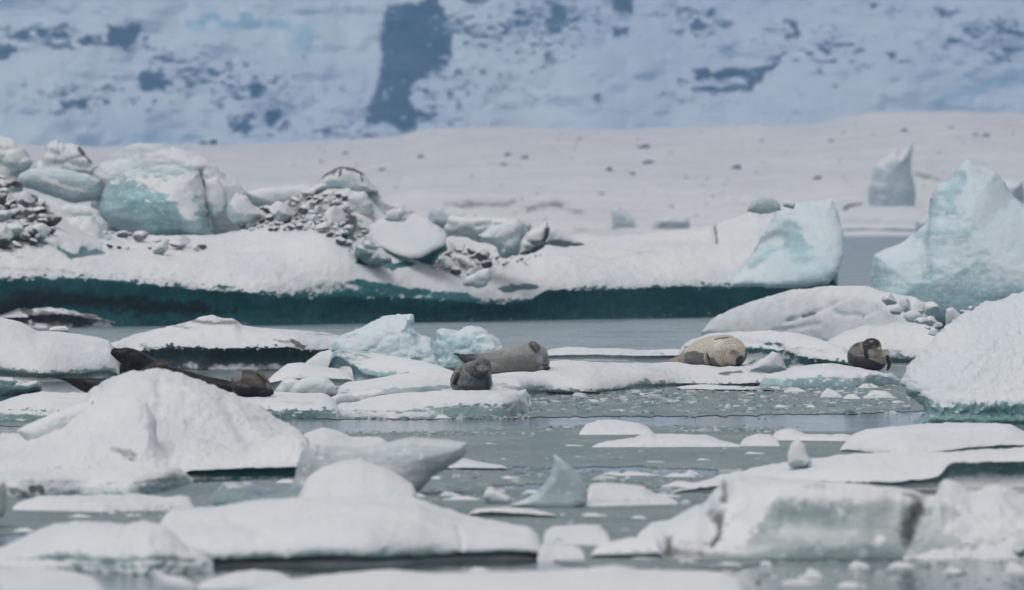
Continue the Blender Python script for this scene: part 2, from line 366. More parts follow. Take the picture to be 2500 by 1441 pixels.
def rpoly(pts, edge=9, namp=16, holes=0.0, seed=0):
    global rock
    ins = in_poly(px, py, pts); q = pts + [pts[0]]; sd = seg_dist(px, py, q) * np.where(ins, 1, -1)
    v = (sd + 1.9 * namp * pj(px, py, 20, 12, 31 + seed, 5, .7)) / (edge * 1.15)
    if holes: v = v - np.clip(pj(px, py, 20, 10, 77 + seed, 5, .7) - (0.42 - holes), 0, 1) * 26
    rock = np.maximum(rock, np.clip(v, -1, 1))
def rfield(cx, cy, rx, ry, dens, seed, sx=20, sy=10, rot=0.0):
    global rock
    c, s_ = math.cos(rot), math.sin(rot); u = ((px - cx) * c + (py - cy) * s_) / rx; v = (-(px - cx) * s_ + (py - cy) * c) / ry
    g = np.exp(-(u * u + v * v) ** 1.3); n = 1.15 * pj(px, py, sx, sy, seed, 5, .72) + .35 * pj(px, py, 70, 35, seed + 50, 2)
    rock = np.maximum(rock, np.clip((n + dens * g - 0.66) * 2.4, -1, .85) * (g > 0.1) + (g <= 0.1) * -1)
rpoly([(950, 15), (1000, 5), (1070, 0), (1090, 30), (1105, 90), (1105, 150), (1075, 190), (1050, 185), (1010, 205), (1000, 250), (1020, 280), (1015, 320), (985, 322), (930, 300), (892, 312), (888, 290), (905, 245), (920, 200), (930, 150), (930, 80), (937, 30)], 9, 6, 0.07, 1)
rpoly([(1035, -60), (1075, -60), (1068, 8), (1040, 8)], 8, 8)
rpoly([(262, 62), (300, 64), (345, 58), (346, 80), (325, 105), (312, 126), (285, 112), (262, 118)], 7, 6, 0.05, 3)
rpoly([(0, 108), (38, 112), (40, 125), (10, 145), (-40, 140)], 7, 8); rpoly([(35, 75), (75, 72), (76, 95), (50, 105)], 6, 8); rpoly([(85, 68), (118, 72), (115, 96), (86, 95)], 6, 8)
rpoly([(340, 175), (395, 165), (420, 205), (400, 218), (355, 222), (338, 208)], 7, 9, 0.05); rpoly([(145, 252), (200, 250), (222, 228), (226, 240), (205, 264), (150, 268)], 6, 7)
rpoly([(650, 270), (685, 262), (688, 292), (668, 304), (648, 294)], 6, 6); rpoly([(572, 295), (605, 292), (618, 315), (600, 328), (580, 322)], 7, 8)
rpoly([(610, 198), (640, 195), (648, 215), (632, 235), (608, 240)], 7, 8); rpoly([(1690, 170), (1860, 165), (1905, 150), (1910, 158), (1870, 180), (1850, 205), (1830, 228), (1818, 225), (1815, 190), (1700, 200), (1695, 188)], 5, 7, 0.16, 9)
rpoly([(1675, 215), (1820, 206), (1820, 216), (1680, 224)], 5, 5, 0.1); rpoly([(1495, -20), (1548, -20), (1542, 30), (1500, 30)], 7, 9, 0.1); rpoly([(1345, 10), (1380, 15), (1385, 55), (1342, 58)], 6, 9, 0.1)
rpoly([(1497, 68), (1535, 66), (1533, 88), (1500, 88)], 6, 7); rpoly([(1925, 50), (1945, 55), (1958, 88), (1945, 92)], 6, 6); rpoly([(2118, 10), (2150, 8), (2130, 22)], 5, 5); rpoly([(1120, -8), (1200, -8), (1190, 10), (1140, 10)], 6, 9)
for a in [(110, 95, 210, 38, .55, 11), (160, 235, 200, 42, .62, 12), (540, 205, 230, 70, .62, 13), (640, 290, 120, 45, .45, 14), (1040, 265, 150, 60, .66, 15), (830, 320, 140, 28, .55, 16),
          (1250, 70, 200, 60, .55, 17), (1370, 60, 150, 100, .55, 18), (1720, 60, 130, 60, .50, 19), (1760, 205, 180, 45, .42, 20), (2050, 140, 200, 60, .38, 21), (2420, 90, 170, 60, .52, 22),
          (1350, 130, 60, 40, .5, 23), (720, 150, 90, 30, .55, 24), (1300, 240, 200, 30, .35, 25), (2330, 30, 200, 30, .3, 26), (340, 130, 140, 28, .5, 27), (1140, 200, 120, 60, .42, 28), (1900, 60, 120, 60, .45, 31)]:
    rfield(*a)
hi = (py < -30) | (px < -150) | (px > 2650); n0 = pj(px, py, 90, 60, 91, 5); rock = np.where(hi, np.maximum(rock, np.clip((n0 - 0.55) * 8, -1, 1)), rock)
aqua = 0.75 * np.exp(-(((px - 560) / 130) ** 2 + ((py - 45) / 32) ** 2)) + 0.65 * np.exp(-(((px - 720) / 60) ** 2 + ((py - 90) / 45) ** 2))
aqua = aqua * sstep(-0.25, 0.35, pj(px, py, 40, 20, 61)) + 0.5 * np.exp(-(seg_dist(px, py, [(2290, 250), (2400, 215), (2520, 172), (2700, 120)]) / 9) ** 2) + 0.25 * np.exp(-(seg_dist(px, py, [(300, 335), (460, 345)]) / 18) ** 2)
i = np.arange(len(px)).reshape(GX.shape)
Fs = np.stack([i[:-1, :-1].ravel(), i[1:, :-1].ravel(), i[1:, 1:].ravel(), i[:-1, 1:].ravel()], 1)
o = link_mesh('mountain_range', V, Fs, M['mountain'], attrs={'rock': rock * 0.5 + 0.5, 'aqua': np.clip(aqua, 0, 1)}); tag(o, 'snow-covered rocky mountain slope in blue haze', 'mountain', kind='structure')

# snowy moraine hill between lagoon and mountain
crest = [(-500, 352), (0, 352), (300, 358), (480, 352), (700, 350), (860, 340), (980, 330), (1050, 312), (1200, 308), (1500, 318), (1760, 305), (2000, 300), (2130, 272), (2300, 272), (2500, 275), (3000, 260)]
n2 = 130; xs = np.concatenate([np.linspace(-5000, -620, 150), np.linspace(-600, 3100, 900), np.linspace(3120, 7500, 150)]); n1 = len(xs); s = np.linspace(0, 1, n2)
XS, S = np.meshgrid(xs, s); yc = lerp_poly(crest, XS.ravel()).reshape(XS.shape) + pj(XS.ravel(), XS.ravel() * 0, 60, 1, 5).reshape(XS.shape) * 3
dd = 760 + 900 * S + pj(XS.ravel(), S.ravel() * 300, 180, 90, 6).reshape(XS.shape) * 40 * np.minimum(1, S * 6)
pyy = 572 + (yc - 572) * (1 - (1 - S) ** 1.25)
pyy = pyy + pj(XS.ravel(), pyy.ravel(), 90, 26, 9).reshape(XS.shape) * 6.5 * np.minimum(1, S * 5) * (1 - S) ** .6 + pj(XS.ravel(), pyy.ravel(), 30, 9, 19).reshape(XS.shape) * 1.6 * np.minimum(1, S * 5)
zz = ZP(pyy, dd); zz[0] = -1
X = XP(XS, dd); V = np.stack([X.ravel(), dd.ravel(), zz.ravel()], 1)
Vb = np.stack([X[-1] * 1.3, dd[-1] + 500, zz[-1] * 0 - 1], 1); V = np.concatenate([V, Vb])
i = np.arange((n2 + 1) * n1).reshape(n2 + 1, n1); Fs = np.stack([i[:-1, :-1].ravel(), i[:-1, 1:].ravel(), i[1:, 1:].ravel(), i[1:, :-1].ravel()], 1)
pxx = np.concatenate([XS.ravel(), xs]); pyv = np.concatenate([pyy.ravel(), np.full(n1, 300.)])
dm = 0.9 * np.exp(-(seg_dist(pxx, pyv, [(1090, 500), (1180, 497), (1250, 497), (1290, 510), (1350, 497), (1420, 520)]) / 10) ** 2) + 0.4 * np.exp(-(seg_dist(pxx, pyv, [(1780, 302), (1900, 300)]) / 6) ** 2) \
   + 0.9 * np.exp(-(seg_dist(pxx, pyv, [(490, 349), (545, 352)]) / 6) ** 2) + 0.4 * np.exp(-(seg_dist(pxx, pyv, [(2340, 335), (2420, 335)]) / 7) ** 2) + 0.9 * np.exp(-(seg_dist(pxx, pyv, [(2232, 422), (2310, 445)]) / 5) ** 2) \
   + 0.7 * np.exp(-(seg_dist(pxx, pyv, [(1400, 562), (1540, 558)]) / 5) ** 2)
dm = dm * np.clip(.55 + 1.3 * pj(pxx, pyv, 22, 6, 41, 4, .6), 0, 1.3) + .35 * np.clip(pj(pxx, pyv, 60, 10, 44, 5, .7) - .25, 0, 1) * (pyv > 270)
o = link_mesh('snowy_hill', V, Fs, M['hill'], attrs={'dirt': dm}); tag(o, 'low snowy moraine hill behind the lagoon', 'hill', kind='structure')
HILLS, HILLD, HXS = pyy, dd, xs
def hill_at(x_, y_):
    c = int(np.argmin(np.abs(HXS - x_))); col = HILLS[:, c]; r = int(np.argmin(np.abs(col[1:] - y_))) + 1; return float(HILLD[r, c])

# ------------------------------------------------------------------ water
t = NT('lagoon_water'); g = t.n('ShaderNodeNewGeometry'); pos = g.outputs['Position']
sp = t.n('ShaderNodeSeparateXYZ'); t.l(pos, sp.inputs[0])
t.b.inputs['IOR'].default_value = 1.333
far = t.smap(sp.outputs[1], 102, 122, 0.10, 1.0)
t.l(t.mix(far, (.05, .09, .095), (.22, .28, .31)), t.b.inputs['Base Color']); wv = t.smap(t.noise(t.scaled(pos, (.35, .22, 1)), 1.0, 5, .65), .38, .62); t.l(t.math('MULTIPLY_ADD', far, t.math('MULTIPLY_ADD', wv, .35, .12), .05), t.b.inputs['Roughness'])  # far water paled: reflected sky painted into its base colour
b1 = t.n('ShaderNodeBump'); t.l(far, b1.inputs['Strength']); b1.inputs['Distance'].default_value = 0.16
nn = t.math('ADD', t.noise(t.scaled(pos, (1.0, 0.5, 1)), 2.0, 4, 0.6), t.math('MULTIPLY', t.noise(t.scaled(pos, (1.0, 0.6, 1)), 9, 3), 0.3))
t.l(nn, b1.inputs['Height']); t.l(b1.outputs[0], t.b.inputs['Normal'])
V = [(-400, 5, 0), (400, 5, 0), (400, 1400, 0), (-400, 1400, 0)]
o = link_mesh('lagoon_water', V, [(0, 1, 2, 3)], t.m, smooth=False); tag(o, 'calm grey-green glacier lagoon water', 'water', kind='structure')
V = [(-4000, -300, -6), (4000, -300, -6), (4000, 5200, -6), (-4000, 5200, -6)]
o = link_mesh('lagoon_bed', V, [(0, 1, 2, 3)], M['hill'], smooth=False); tag(o, 'lagoon bed and valley floor', 'ground', kind='structure')

# thin grease-ice films lying on the water
t = NT('grease_ice'); pos = t.n('ShaderNodeNewGeometry').outputs['Position']
na = t.noise(t.scaled(pos, (1, 0.45, 1)), 0.9, 6, 0.65); nb = t.noise(t.scaled(pos, (1, 0.7, 1)), 8, 5, 0.7)
c = t.mix(t.smap(na, 0.35, 0.7), (0.135, 0.185, 0.19), (0.22, 0.265, 0.27)); c = t.mix(t.smap(nb, 0.56, 0.74, 0, 0.6), c, (0.46, 0.50, 0.51)); c = t.mix(t.smap(nb, 0.46, 0.30, 0, 0.45), c, (0.07, 0.115, 0.12))
t.l(c, t.b.inputs['Base Color']); t.l(t.smap(nb, 0.3, 0.7, 0.35, 0.6), t.b.inputs['Roughness']); t.b.inputs['IOR'].default_value = 1.31
b1 = t.n('ShaderNodeBump'); b1.inputs['Strength'].default_value = 0.5; b1.inputs['Distance'].default_value = 0.02; t.l(nb, b1.inputs['Height']); t.l(b1.outputs[0], t.b.inputs['Normal'])
M['grease'] = t.m
def sheet(poly, z, seed, label='thin grey grease ice film on the water'):
    pts = np.array(poly, float); B = []
    for a, b in zip(pts, np.roll(pts, -1, 0)):
        m = max(1, int(abs(b[0] - a[0]) / 3)); 
        for k in range(m): B.append(a + (b - a) * k / m)
    B = np.array(B); B[:, 1] += fbm(np.stack([B[:, 0] / 26, B[:, 1] / 8, B[:, 0] * 0 + seed], 1), 6, seed, 0.65) * 5.5
    B[:, 0] += fbm(np.stack([B[:, 0] / 9, B[:, 1] / 3, B[:, 0] * 0 + seed], 1), 3, seed + 1) * 8
    d = D(B[:, 1]); V2 = np.stack([XP(B[:, 0], d), d], 1); n = len(V2)
    res = delaunay_2d_cdt([Vector(p) for p in V2], [(k, (k + 1) % n) for k in range(n)], [], 1, 1e-5)
    V = [(v[0], v[1], z) for v in res[0]]
    o = link_mesh('grease_ice', V, [tuple(f) for f in res[2]], M['grease'], smooth=False)
    tag(o, label, 'ice film', kind='structure'); return o
sheet([(600, 1012), (900, 1022), (1240, 1020), (1290, 960), (1560, 950), (1700, 940), (2240, 935), (2260, 1002), (2100, 1010), (1900, 1014), (1700, 1017), (1500, 1018), (1300, 1020), (1100, 1024), (800, 1024)], 0.006, 3)
sheet([(560, 1062), (760, 1060), (1000, 1056), (1300, 1048), (1560, 1040), (1760, 1044), (1850, 1050), (1900, 1058), (2100, 1052), (2600, 1060), (2600, 1180), (1900, 1172), (1800, 1150), (1560, 1140), (1345, 1143), (1250, 1143), (1240, 1150), (1340, 1154), (1560, 1156), (1800, 1165), (1900, 1190), (1500, 1192),
       (1400, 1182), (1260, 1183), (1180, 1187), (1200, 1194), (1400, 1198), (1700, 1205), (2600, 1250), (2600, 1362), (1700, 1368), (1500, 1352), (1300, 1360), (1000, 1330), (800, 1290), (400, 1290), (-60, 1310), (-60, 1190), (500, 1180), (720, 1170), (720, 1110)], 0.004, 9)
sheet([(-60, 1022), (140, 1020), (260, 1030), (60, 1042), (-60, 1040)], 0.005, 12)
sheet([(1290, 1352), (1620, 1352), (1900, 1372), (1800, 1392), (1500, 1388), (1380, 1380)], 0.005, 14)
sheet([(1500, 872), (2000, 878), (2230, 890), (2230, 925), (1900, 920)], 0.005, 15)

# ------------------------------------------------------------------ far shore ice
floe('shore_ice', 'low snow-covered shore ice with dark base below the spiky iceberg', [(2030, 512), (2080, 498), (2120, 492), (2200, 490), (2260, 500), (2400, 470), (2600, 470)], [(2030, 562), (2100, 560), (2240, 562), (2400, 566), (2600, 566)],
     [(2030, 575), (2600, 575)], 60, 'teal', 1.5, 3, ragk=.15, feats=[('dirt', [(2060, 540), (2240, 545)], (80, 12), .45), ('dirt', [(2055, 505), (2100, 495), (2112, 485)], 8, 1.2)], cat='shore ice')
floe('shore_ice', 'thin far strip of white shore ice behind the smooth snow ramp', [(1330, 552), (1420, 548), (1600, 540), (1800, 540), (2040, 545)], [(1330, 563), (2040, 563)], [(1330, 573), (2040, 572)], 40, 'floe', 1, 2.5,
     feats=[('dirt', [(1400, 561), (1540, 560)], 8, .9)], cat='shore ice')
berg('far_iceberg', 'tall spiky grey iceberg with a pointed horn on the far shore', [(2120, 500), (2118, 470), (2130, 430), (2138, 400), (2160, 385), (2182, 368), (2190, 358), (2198, 375), (2212, 362), (2232, 342), (2226, 385), (2224, 420), (2234, 450), (2236, 480), (2228, 530), (2120, 535)], 812, 3.5,
     'far', amp=2, cell=2, step=3, feats=[('bare', [(2225, 420), (2225, 480)], 12, 1.0), ('dirt', [(2140, 430), (2135, 470)], 14, .35)])
berg('far_iceberg', 'small clear bluish ice lump on the far shore above the snow ramp', [(1495, 545), (1492, 515), (1505, 500), (1525, 515), (1545, 530), (1562, 562), (1492, 562)], 805, 2, 'far', step=3, amp=2)
berg('far_iceberg', 'teal-shadowed low ice lump on far shore right of the clear lump', [(1590, 550), (1600, 535), (1640, 525), (1680, 530), (1690, 562), (1590, 562)], 805, 2, 'far', step=3, amp=3, cell=3, feats=[('dirt', [(1600, 545), (1680, 548)], 8, .6)])
berg('far_iceberg', 'faint blue far ice block behind the heart-shaped slab', [(1040, 560), (1045, 515), (1070, 498), (1110, 505), (1180, 520), (1300, 540), (1300, 570)], 330, 2.5, 'far', step=4, amp=4, cell=4, feats=[('bare', [(1070, 525)], 25, .8)])
berg('far_iceberg', 'pale bluish ice shoulder behind the right glacier block on the shore', [(2225, 575), (2235, 540), (2260, 505), (2300, 470), (2350, 440), (2500, 440), (2500, 575)], 420, 3, 'far', step=4, amp=4, cell=3)
DM, DMd = block_mesh(5, M['dirty']), None
t = NT('dark_rock'); t.b.inputs['Base Color'].default_value = (0.05, 0.045, 0.045, 1); t.b.inputs['Roughness'].default_value = 0.9
RK = [block_mesh(60 + k, t.m, 1) for k in range(4)]
def rock_at(x_, y_, w_, label, group=None, h_=None):
    d = hill_at(x_, y_); s_ = d / F; o = bpy.data.objects.new('boulder', RK[int(x_) % 4]); sc.collection.objects.link(o)
    o.location = P3(x_, y_, d); o.scale = (w_ / 2 * s_, w_ / 2 * s_, (h_ or w_ * 0.55) / 2 * s_); tag(o, label, 'boulder', group)
GR = 'dark boulders on the snowy hill'
for a in [(1583, 400, 30, 11, 'widest flat dark boulder on the snowy hill'), (1572, 361, 26, 12, 'dark boulder on the hill straight above the widest flat one'), (1796, 412, 24, 14, 'lone blackest boulder right of the middle of the snowy hill'), (1239, 380, 18, 9, 'left of two dark boulders side by side on the hill'),
          (1280, 386, 18, 9, 'right of two dark boulders side by side on the hill'), (1228, 403, 16, 8, 'small boulder just below the side-by-side pair on the hill'), (1487, 417, 14, 12, 'left of two round boulders below the widest boulder'), (1544, 427, 13, 12, 'right of two round boulders below the widest boulder'),
          (1996, 438, 18, 12, 'grey boulder nearest the spiky iceberg on its left'), (1417, 340, 15, 8, 'small boulder near the hill crest above the middle'), (1469, 475, 18, 8, 'low boulder on the lower hill above the far shoreline'), (932, 416, 16, 9, 'boulder on the hill just right of the rubble heap peak'),
          (1027, 384, 16, 8, 'boulder on the hill upper right of the rubble heap'), (843, 377, 14, 8, 'boulder on the hill above the rubble heap'), (785, 396, 14, 8, 'boulder on the hill upper left of the rubble heap peak')]:
    rock_at(a[0], a[1], a[2] * 1.35, a[4], GR, a[3] * 1.5)
rs = random.Random(4)
far_pts = [(495, 350, 20), (520, 347, 24), (1775, 438, 10), (1730, 437, 12), (1675, 435, 10), (1770, 450, 9), (1720, 455, 8), (1740, 480, 9), (2060, 325, 12), (2210, 320, 20), (2030, 346, 16), (1860, 345, 14), (1855, 350, 10), (2325, 311, 12), (2410, 333, 22), (2380, 330, 16), (1580, 372, 8), (1700, 528, 14), (1640, 505, 14), (1725, 500, 8)]
for k in range(255):
    x_ = rs.uniform(560, 2480); y_ = rs.uniform(0, 1); yc_ = float(lerp_poly(crest, [x_])[0]); y_ = yc_ + 8 + (548 - yc_) * y_ ** 1.1
    far_pts.append((x_, y_, rs.choice([4, 5, 6, 6, 7, 8, 10])))
for x_, y_, w_ in far_pts: rock_at(x_, y_, w_, 'small dark stone poking through snow on the far hill', 'small stones scattered on the far hill')

# ------------------------------------------------------------------ back ice: the long floe with the rubble on it
b0top = [(-620, 690), (-560, 600), (-400, 540), (-200, 560), (-80, 500), (0, 470), (60, 470), (150, 500), (240, 560), (300, 575), (520, 575), (600, 560), (700, 520), (760, 470), (800, 440), (850, 425), (900, 450), (950, 495), (1030, 530), (1080, 560), (1150, 575), (1230, 570), (1330, 575), (1380, 575), (1500, 575), (1600, 568), (1700, 558), (1760, 545), (1850, 510), (1960, 500), (2030, 520), (2048, 560)]
b0rim = [(-620, 740), (-500, 700), (-80, 690), (0, 684), (180, 682), (300, 690), (450, 703), (600, 716), (740, 728), (850, 722), (960, 728), (1100, 735), (1200, 745), (1300, 735), (1330, 712), (1420, 708), (1600, 703), (1780, 700), (1900, 697), (2000, 694), (2048, 668)]
b0base = [(-620, 790), (-80, 800), (0, 799), (300, 797), (640, 794), (900, 789), (1200, 784), (1500, 779), (1730, 775), (2048, 771)]
_, B0 = floe('back_ice_floe', 'long snow-topped ice floe with tall dark teal front wall across the back', b0top, b0rim, b0base, 9, 'teal', over=0.5, amp=5, gam=1.15, step=2.8, nt_=80, nw=18, cap=20, lump=90,
     feats=[('bare', [(560, 640), (680, 652)], (40, 7), .35), ('dent', [(150, 600), (180, 620), (250, 610)], 12, 10), ('bare', [(150, 600), (180, 618), (250, 608)], 9, .8),
            ('dirt', [(0, 655), (200, 665), (420, 690)], (60, 10), .42), ('dirt', [(-20, 760), (100, 725), (330, 745), (480, 755)], (110, 26), .85), ('dirt', [(480, 760), (900, 740)], (120, 18), .35), ('bare', [(880, 690), (1010, 712), (1120, 720)], (40, 9), .55), ('bare', [(1240, 705), (1290, 698)], (26, 9), 1.2),
            ('bare', [(480, 692), (560, 700)], (30, 6), .5), ('bare', [(850, 590), (860, 540)], 16, 1.0), ('dirt', [(858, 560), (850, 520)], 14, 1.1), ('dirt', [(1250, 610), (1300, 600)], (30, 8), 1.1), ('bare', [(880, 640), (960, 650), (1000, 645)], (20, 8), .9),  # dark cavity: its shade is painted on as dirt and bare ice
            ('dirt', [(0, 500), (110, 530), (90, 580), (0, 590)], 30, 1.0), ('dirt', [(600, 530), (700, 520), (800, 500), (870, 560)], (40, 30), .8), ('dent', [(1420, 640), (1560, 622), (1640, 600), (1700, 598)], 6, .8), ('dirt', [(1480, 632), (1600, 612)], (40, 4), .35),  # dirt under the rubble, strengthened to paint the shadows and gaps there
            ('bare', [(1640, 585), (1740, 560), (1900, 520)], (30, 5), .45), ('dent', [(1740, 560), (1748, 590)], 5, 4), ('dirt', [(1745, 555), (1750, 592)], 5, .8), ('bare', [(1350, 720), (1500, 712), (1650, 712), (1780, 715)], (60, 5), .3)])
g_ = 'iceberg'
berg(g_, 'big white-streaked teal ice block ending the snow ramp at the right', [(1782, 700), (1805, 668), (1830, 632), (1855, 590), (1885, 545), (1900, 505), (1960, 493), (2032, 487), (2046, 520), (2060, 575), (2060, 620), (2048, 665), (2022, 694), (1960, 700), (1900, 704), (1840, 701)], 157.0, .7, 'blue', lean=1.9, R=70, flat=.15, amp=4, cell=0, step=3.4,
     feats=[('bare', [(1930, 560), (1960, 640), (1990, 690)], (26, 30), .85), ('bare', [(1990, 690), (2040, 660)], (30, 12), 1.2), ('bare', [(1840, 650), (1880, 610)], 14, .5), ('bare', [(1800, 680), (1840, 685)], (30, 14), -1.2), ('bare', [(1900, 660), (1880, 700)], (16, 26), -1.0), ('bare', [(2030, 560), (2030, 670)], (16, 30), -.8), ('bare', [(1960, 520)], (50, 20), -.4), ('bump', [(1900, 510), (1850, 600), (1790, 690)], 6, 4), ('dirt', [(1870, 570), (1840, 620)], 4, .5)])
berg(g_, 'small clear ice lump on the crest of the snow ramp', [(1820, 515), (1835, 490), (1860, 480), (1885, 480), (1905, 495), (1910, 515), (1860, 525)], 158.6, .25, 'fin', amp=3, cell=2, step=3, cat='ice chunk')
berg(g_, 'tiny rounded snow knob on top of the right teal block', [(1908, 505), (1912, 490), (1930, 489), (1942, 497), (1938, 512)], 156.2, .15, 'white', amp=1, step=3, cat='ice chunk')
# left group on the back floe
berg(g_, 'white ice hump at the far left edge behind the rubble', [(-60, 560), (-60, 330), (0, 330), (30, 340), (55, 355), (85, 395), (60, 430), (40, 560)], 172, 1.2, 'white', amp=5, cell=4, feats=[('dent', [(-10, 365), (50, 362)], 5, 4)])
berg(g_, 'peaked white ice block with dark grit on its right shoulder', [(60, 430), (80, 405), (100, 385), (118, 350), (135, 338), (160, 345), (195, 360), (225, 385), (240, 410), (235, 450), (70, 450)], 171, .9, 'slabg', amp=5, cell=7, feats=[('dirt', [(195, 362), (215, 385), (225, 395)], 7, 1.4), ('dirt', [(75, 400)], 12, .8), ('dent', [(145, 345), (140, 400)], 5, 6), ('bare', [(150, 400)], 14, .6)])
berg(g_, 'long rounded pale blue ice slab lying left of the dome', [(40, 440), (45, 425), (70, 412), (150, 412), (215, 425), (245, 440), (250, 470), (240, 492), (180, 496), (140, 485), (80, 462), (50, 458)], 168.5, .55, 'fin', amp=3, feats=[('bare', [(110, 435), (150, 455), (205, 468)], (14, 5), -1.5)])
berg(g_, 'broad ice dome back half rising behind the smooth face', [(222, 500), (222, 420), (240, 400), (280, 372), (330, 352), (400, 352), (450, 365), (500, 385), (530, 410), (580, 440), (610, 470), (610, 560), (520, 600), (250, 580)], 170, 1.5, 'slabg', amp=6, feats=[('bare', [(230, 410), (300, 370), (400, 350)], 14, .9), ('dirt', [(490, 420), (510, 480), (518, 530)], 5, 1.3), ('dent', [(492, 420), (512, 480), (520, 560)], 8, 8), ('bare', [(545, 430), (570, 520)], (9, 40), .5)])
berg('iceberg', 'large smooth blue-green ice dome standing on the left of the back floe', [(240, 520), (248, 480), (262, 440), (300, 418), (350, 405), (400, 402), (450, 405), (485, 420), (502, 470), (515, 520), (520, 560), (522, 592), (470, 600), (430, 590), (370, 590), (320, 570), (262, 550)], 166.5, 1.5, 'glass', lean=0.35, amp=5, R=120, flat=.35,
     feats=[('bare', [(380, 445), (400, 460), (450, 440), (480, 470)], (26, 10), -1.3), ('bare', [(440, 480), (455, 520)], 26, -1.1), ('bare', [(490, 440), (512, 560)], 9, -.8), ('bare', [(360, 490), (400, 520)], (8, 5), -.8), ('bump', [(480, 425), (500, 500), (510, 580)], 8, 5), ('dent', [(250, 560), (380, 600)], 14, 5)])
berg(g_, 'pale upper block propped behind the bright faceted block on the left', [(125, 530), (130, 510), (160, 498), (205, 502), (240, 515), (262, 545), (262, 600), (200, 600), (160, 560), (130, 540)], 162.5, .5, 'slabg', amp=3, cell=3, step=3.2, cat='ice block', feats=[('bare', [(245, 540)], 12, -.8)])
berg(g_, 'bright faceted ice block with blue-grey lower face, left on the back floe', [(132, 570), (135, 550), (150, 538), (190, 525), (225, 528), (250, 555), (255, 585), (250, 600), (215, 620), (185, 622), (160, 605), (140, 590)], 160.6, .6, 'fin', amp=2, cell=5, lean=.25, step=3.2, cat='ice block', feats=[('bare', [(170, 545), (210, 560), (240, 580)], (28, 14), -1.6), ('dent', [(180, 560), (200, 580), (240, 590)], 5, 3)])
berg(g_, 'white hump of snow and ice capping the rubble heap', [(735, 470), (770, 445), (795, 420), (815, 407), (850, 405), (885, 418), (905, 440), (925, 470), (880, 480), (830, 470), (790, 470), (760, 490)], 166, .7, 'white', amp=4, cell=4, cat='ice block', feats=[('dirt', [(770, 445), (800, 420), (840, 405), (890, 425)], 6, 1.2), ('dirt', [(832, 410), (830, 430)], 4, 1.3), ('dirt', [(880, 425), (885, 445)], 4, .9)])
berg(g_, 'grey hazy ice shoulder sloping down right from the heap', [(860, 470), (900, 455), (940, 480), (990, 505), (1040, 535), (1075, 560), (1090, 600), (1000, 620), (900, 580), (870, 520)], 166.5, .7, 'slabg', amp=4, cat='ice block', feats=[('dirt', [(945, 505), (1000, 520)], 10, .6)])
berg(g_, 'sloped white slab with teal edge left of the rubble heap', [(598, 470), (640, 460), (700, 455), (760, 450), (770, 480), (720, 505), (660, 515), (615, 500)], 167, .5, 'white', amp=3, cat='ice block', feats=[('bare', [(600, 470), (620, 500), (680, 512)], 8, 1.2)])
berg(g_, 'upright white ice pillar just right of the big dome', [(500, 440), (530, 430), (550, 460), (556, 500), (550, 525), (520, 535), (508, 500)], 166, .4, 'white', amp=2, step=3.2, cat='ice block')
berg(g_, 'white rounded block leaning between the dome and the rubble heap', [(555, 500), (575, 470), (605, 480), (625, 510), (640, 525), (610, 545), (570, 545), (555, 530)], 165, .5, 'white', amp=3, step=3.2, cat='ice block', feats=[('bare', [(560, 480), (560, 520)], 7, .8)])
berg(g_, 'upright pale block beside the dark gap in the rubble heap', [(848, 520), (846, 480), (862, 468), (890, 468), (905, 490), (915, 520), (905, 545), (870, 540)], 163.6, .45, 'slabg', amp=3, cell=3, step=3.2, cat='ice block')
berg('ice_slab', 'flat heart-shaped snow-covered ice slab tilted toward the camera', [(898, 575), (900, 555), (925, 535), (955, 532), (985, 536), (1010, 520), (1045, 535), (1075, 560), (1090, 580), (1085, 600), (1060, 612), (1030, 628), (1000, 631), (965, 622), (930, 605), (908, 592)], 161.3, .16, 'white', lean=1.0, amp=1.5, back=2.2, step=3.2, jit=.6,
     feats=[], cat='ice slab')
berg('ice_slab', 'teal underside block supporting the heart-shaped slab', [(900, 585), (1088, 585), (1095, 610), (1060, 640), (1000, 650), (950, 640), (915, 612)], 162.6, .35, 'teal', lean=0, amp=3, step=3.2, cat='ice block', feats=[('bare', [(900, 600), (1090, 600), (1000, 640)], 60, 2)])  # teal block standing in for the thin shadow beneath the slab
berg(g_, 'rounded white knob perched on the heart-shaped slab', [(938, 535), (942, 518), (960, 508), (985, 508), (990, 522), (975, 538), (955, 540)], 162.3, .3, 'white', amp=2, cell=2, step=3, cat='ice chunk')
berg(g_, 'grey speckled boulder of ice below left of the heart-shaped slab', [(865, 625), (870, 600), (895, 588), (925, 600), (950, 620), (962, 645), (920, 652), (885, 645)], 159.8, .35, 'clear', amp=4, cell=4, step=3.2, cat='ice chunk', feats=[('bare', [(900, 620), (930, 630)], 18, -.8)])
berg(g_, 'pale triangular ice slab behind the white wedges', [(1085, 580), (1088, 545), (1100, 530), (1180, 528), (1260, 530), (1290, 560), (1300, 600), (1200, 600), (1130, 580)], 163.5, .5, 'slabg', amp=4, cell=5, cat='ice block')
berg(g_, 'large white wedge with grey right face among the rubble', [(1165, 575), (1200, 552), (1262, 530), (1285, 545), (1280, 590), (1262, 625), (1225, 628), (1210, 605), (1175, 590)], 161, .5, 'white', amp=2.5, cell=5, step=3.2, cat='ice block', feats=[('bare', [(1275, 545), (1265, 600)], 12, 1.0), ('bare', [(1170, 585), (1215, 620)], 7, 1.2)])
berg(g_, 'smaller white wedge with dirty right side beside the large wedge', [(1268, 622), (1272, 590), (1285, 565), (1318, 550), (1335, 540), (1345, 560), (1330, 600), (1295, 622)], 160.4, .35, 'rubble', amp=2.5, cell=4, step=3.2, cat='ice block', feats=[('dirt', [(1335, 560), (1330, 600), (1290, 620)], 9, 1.0)])
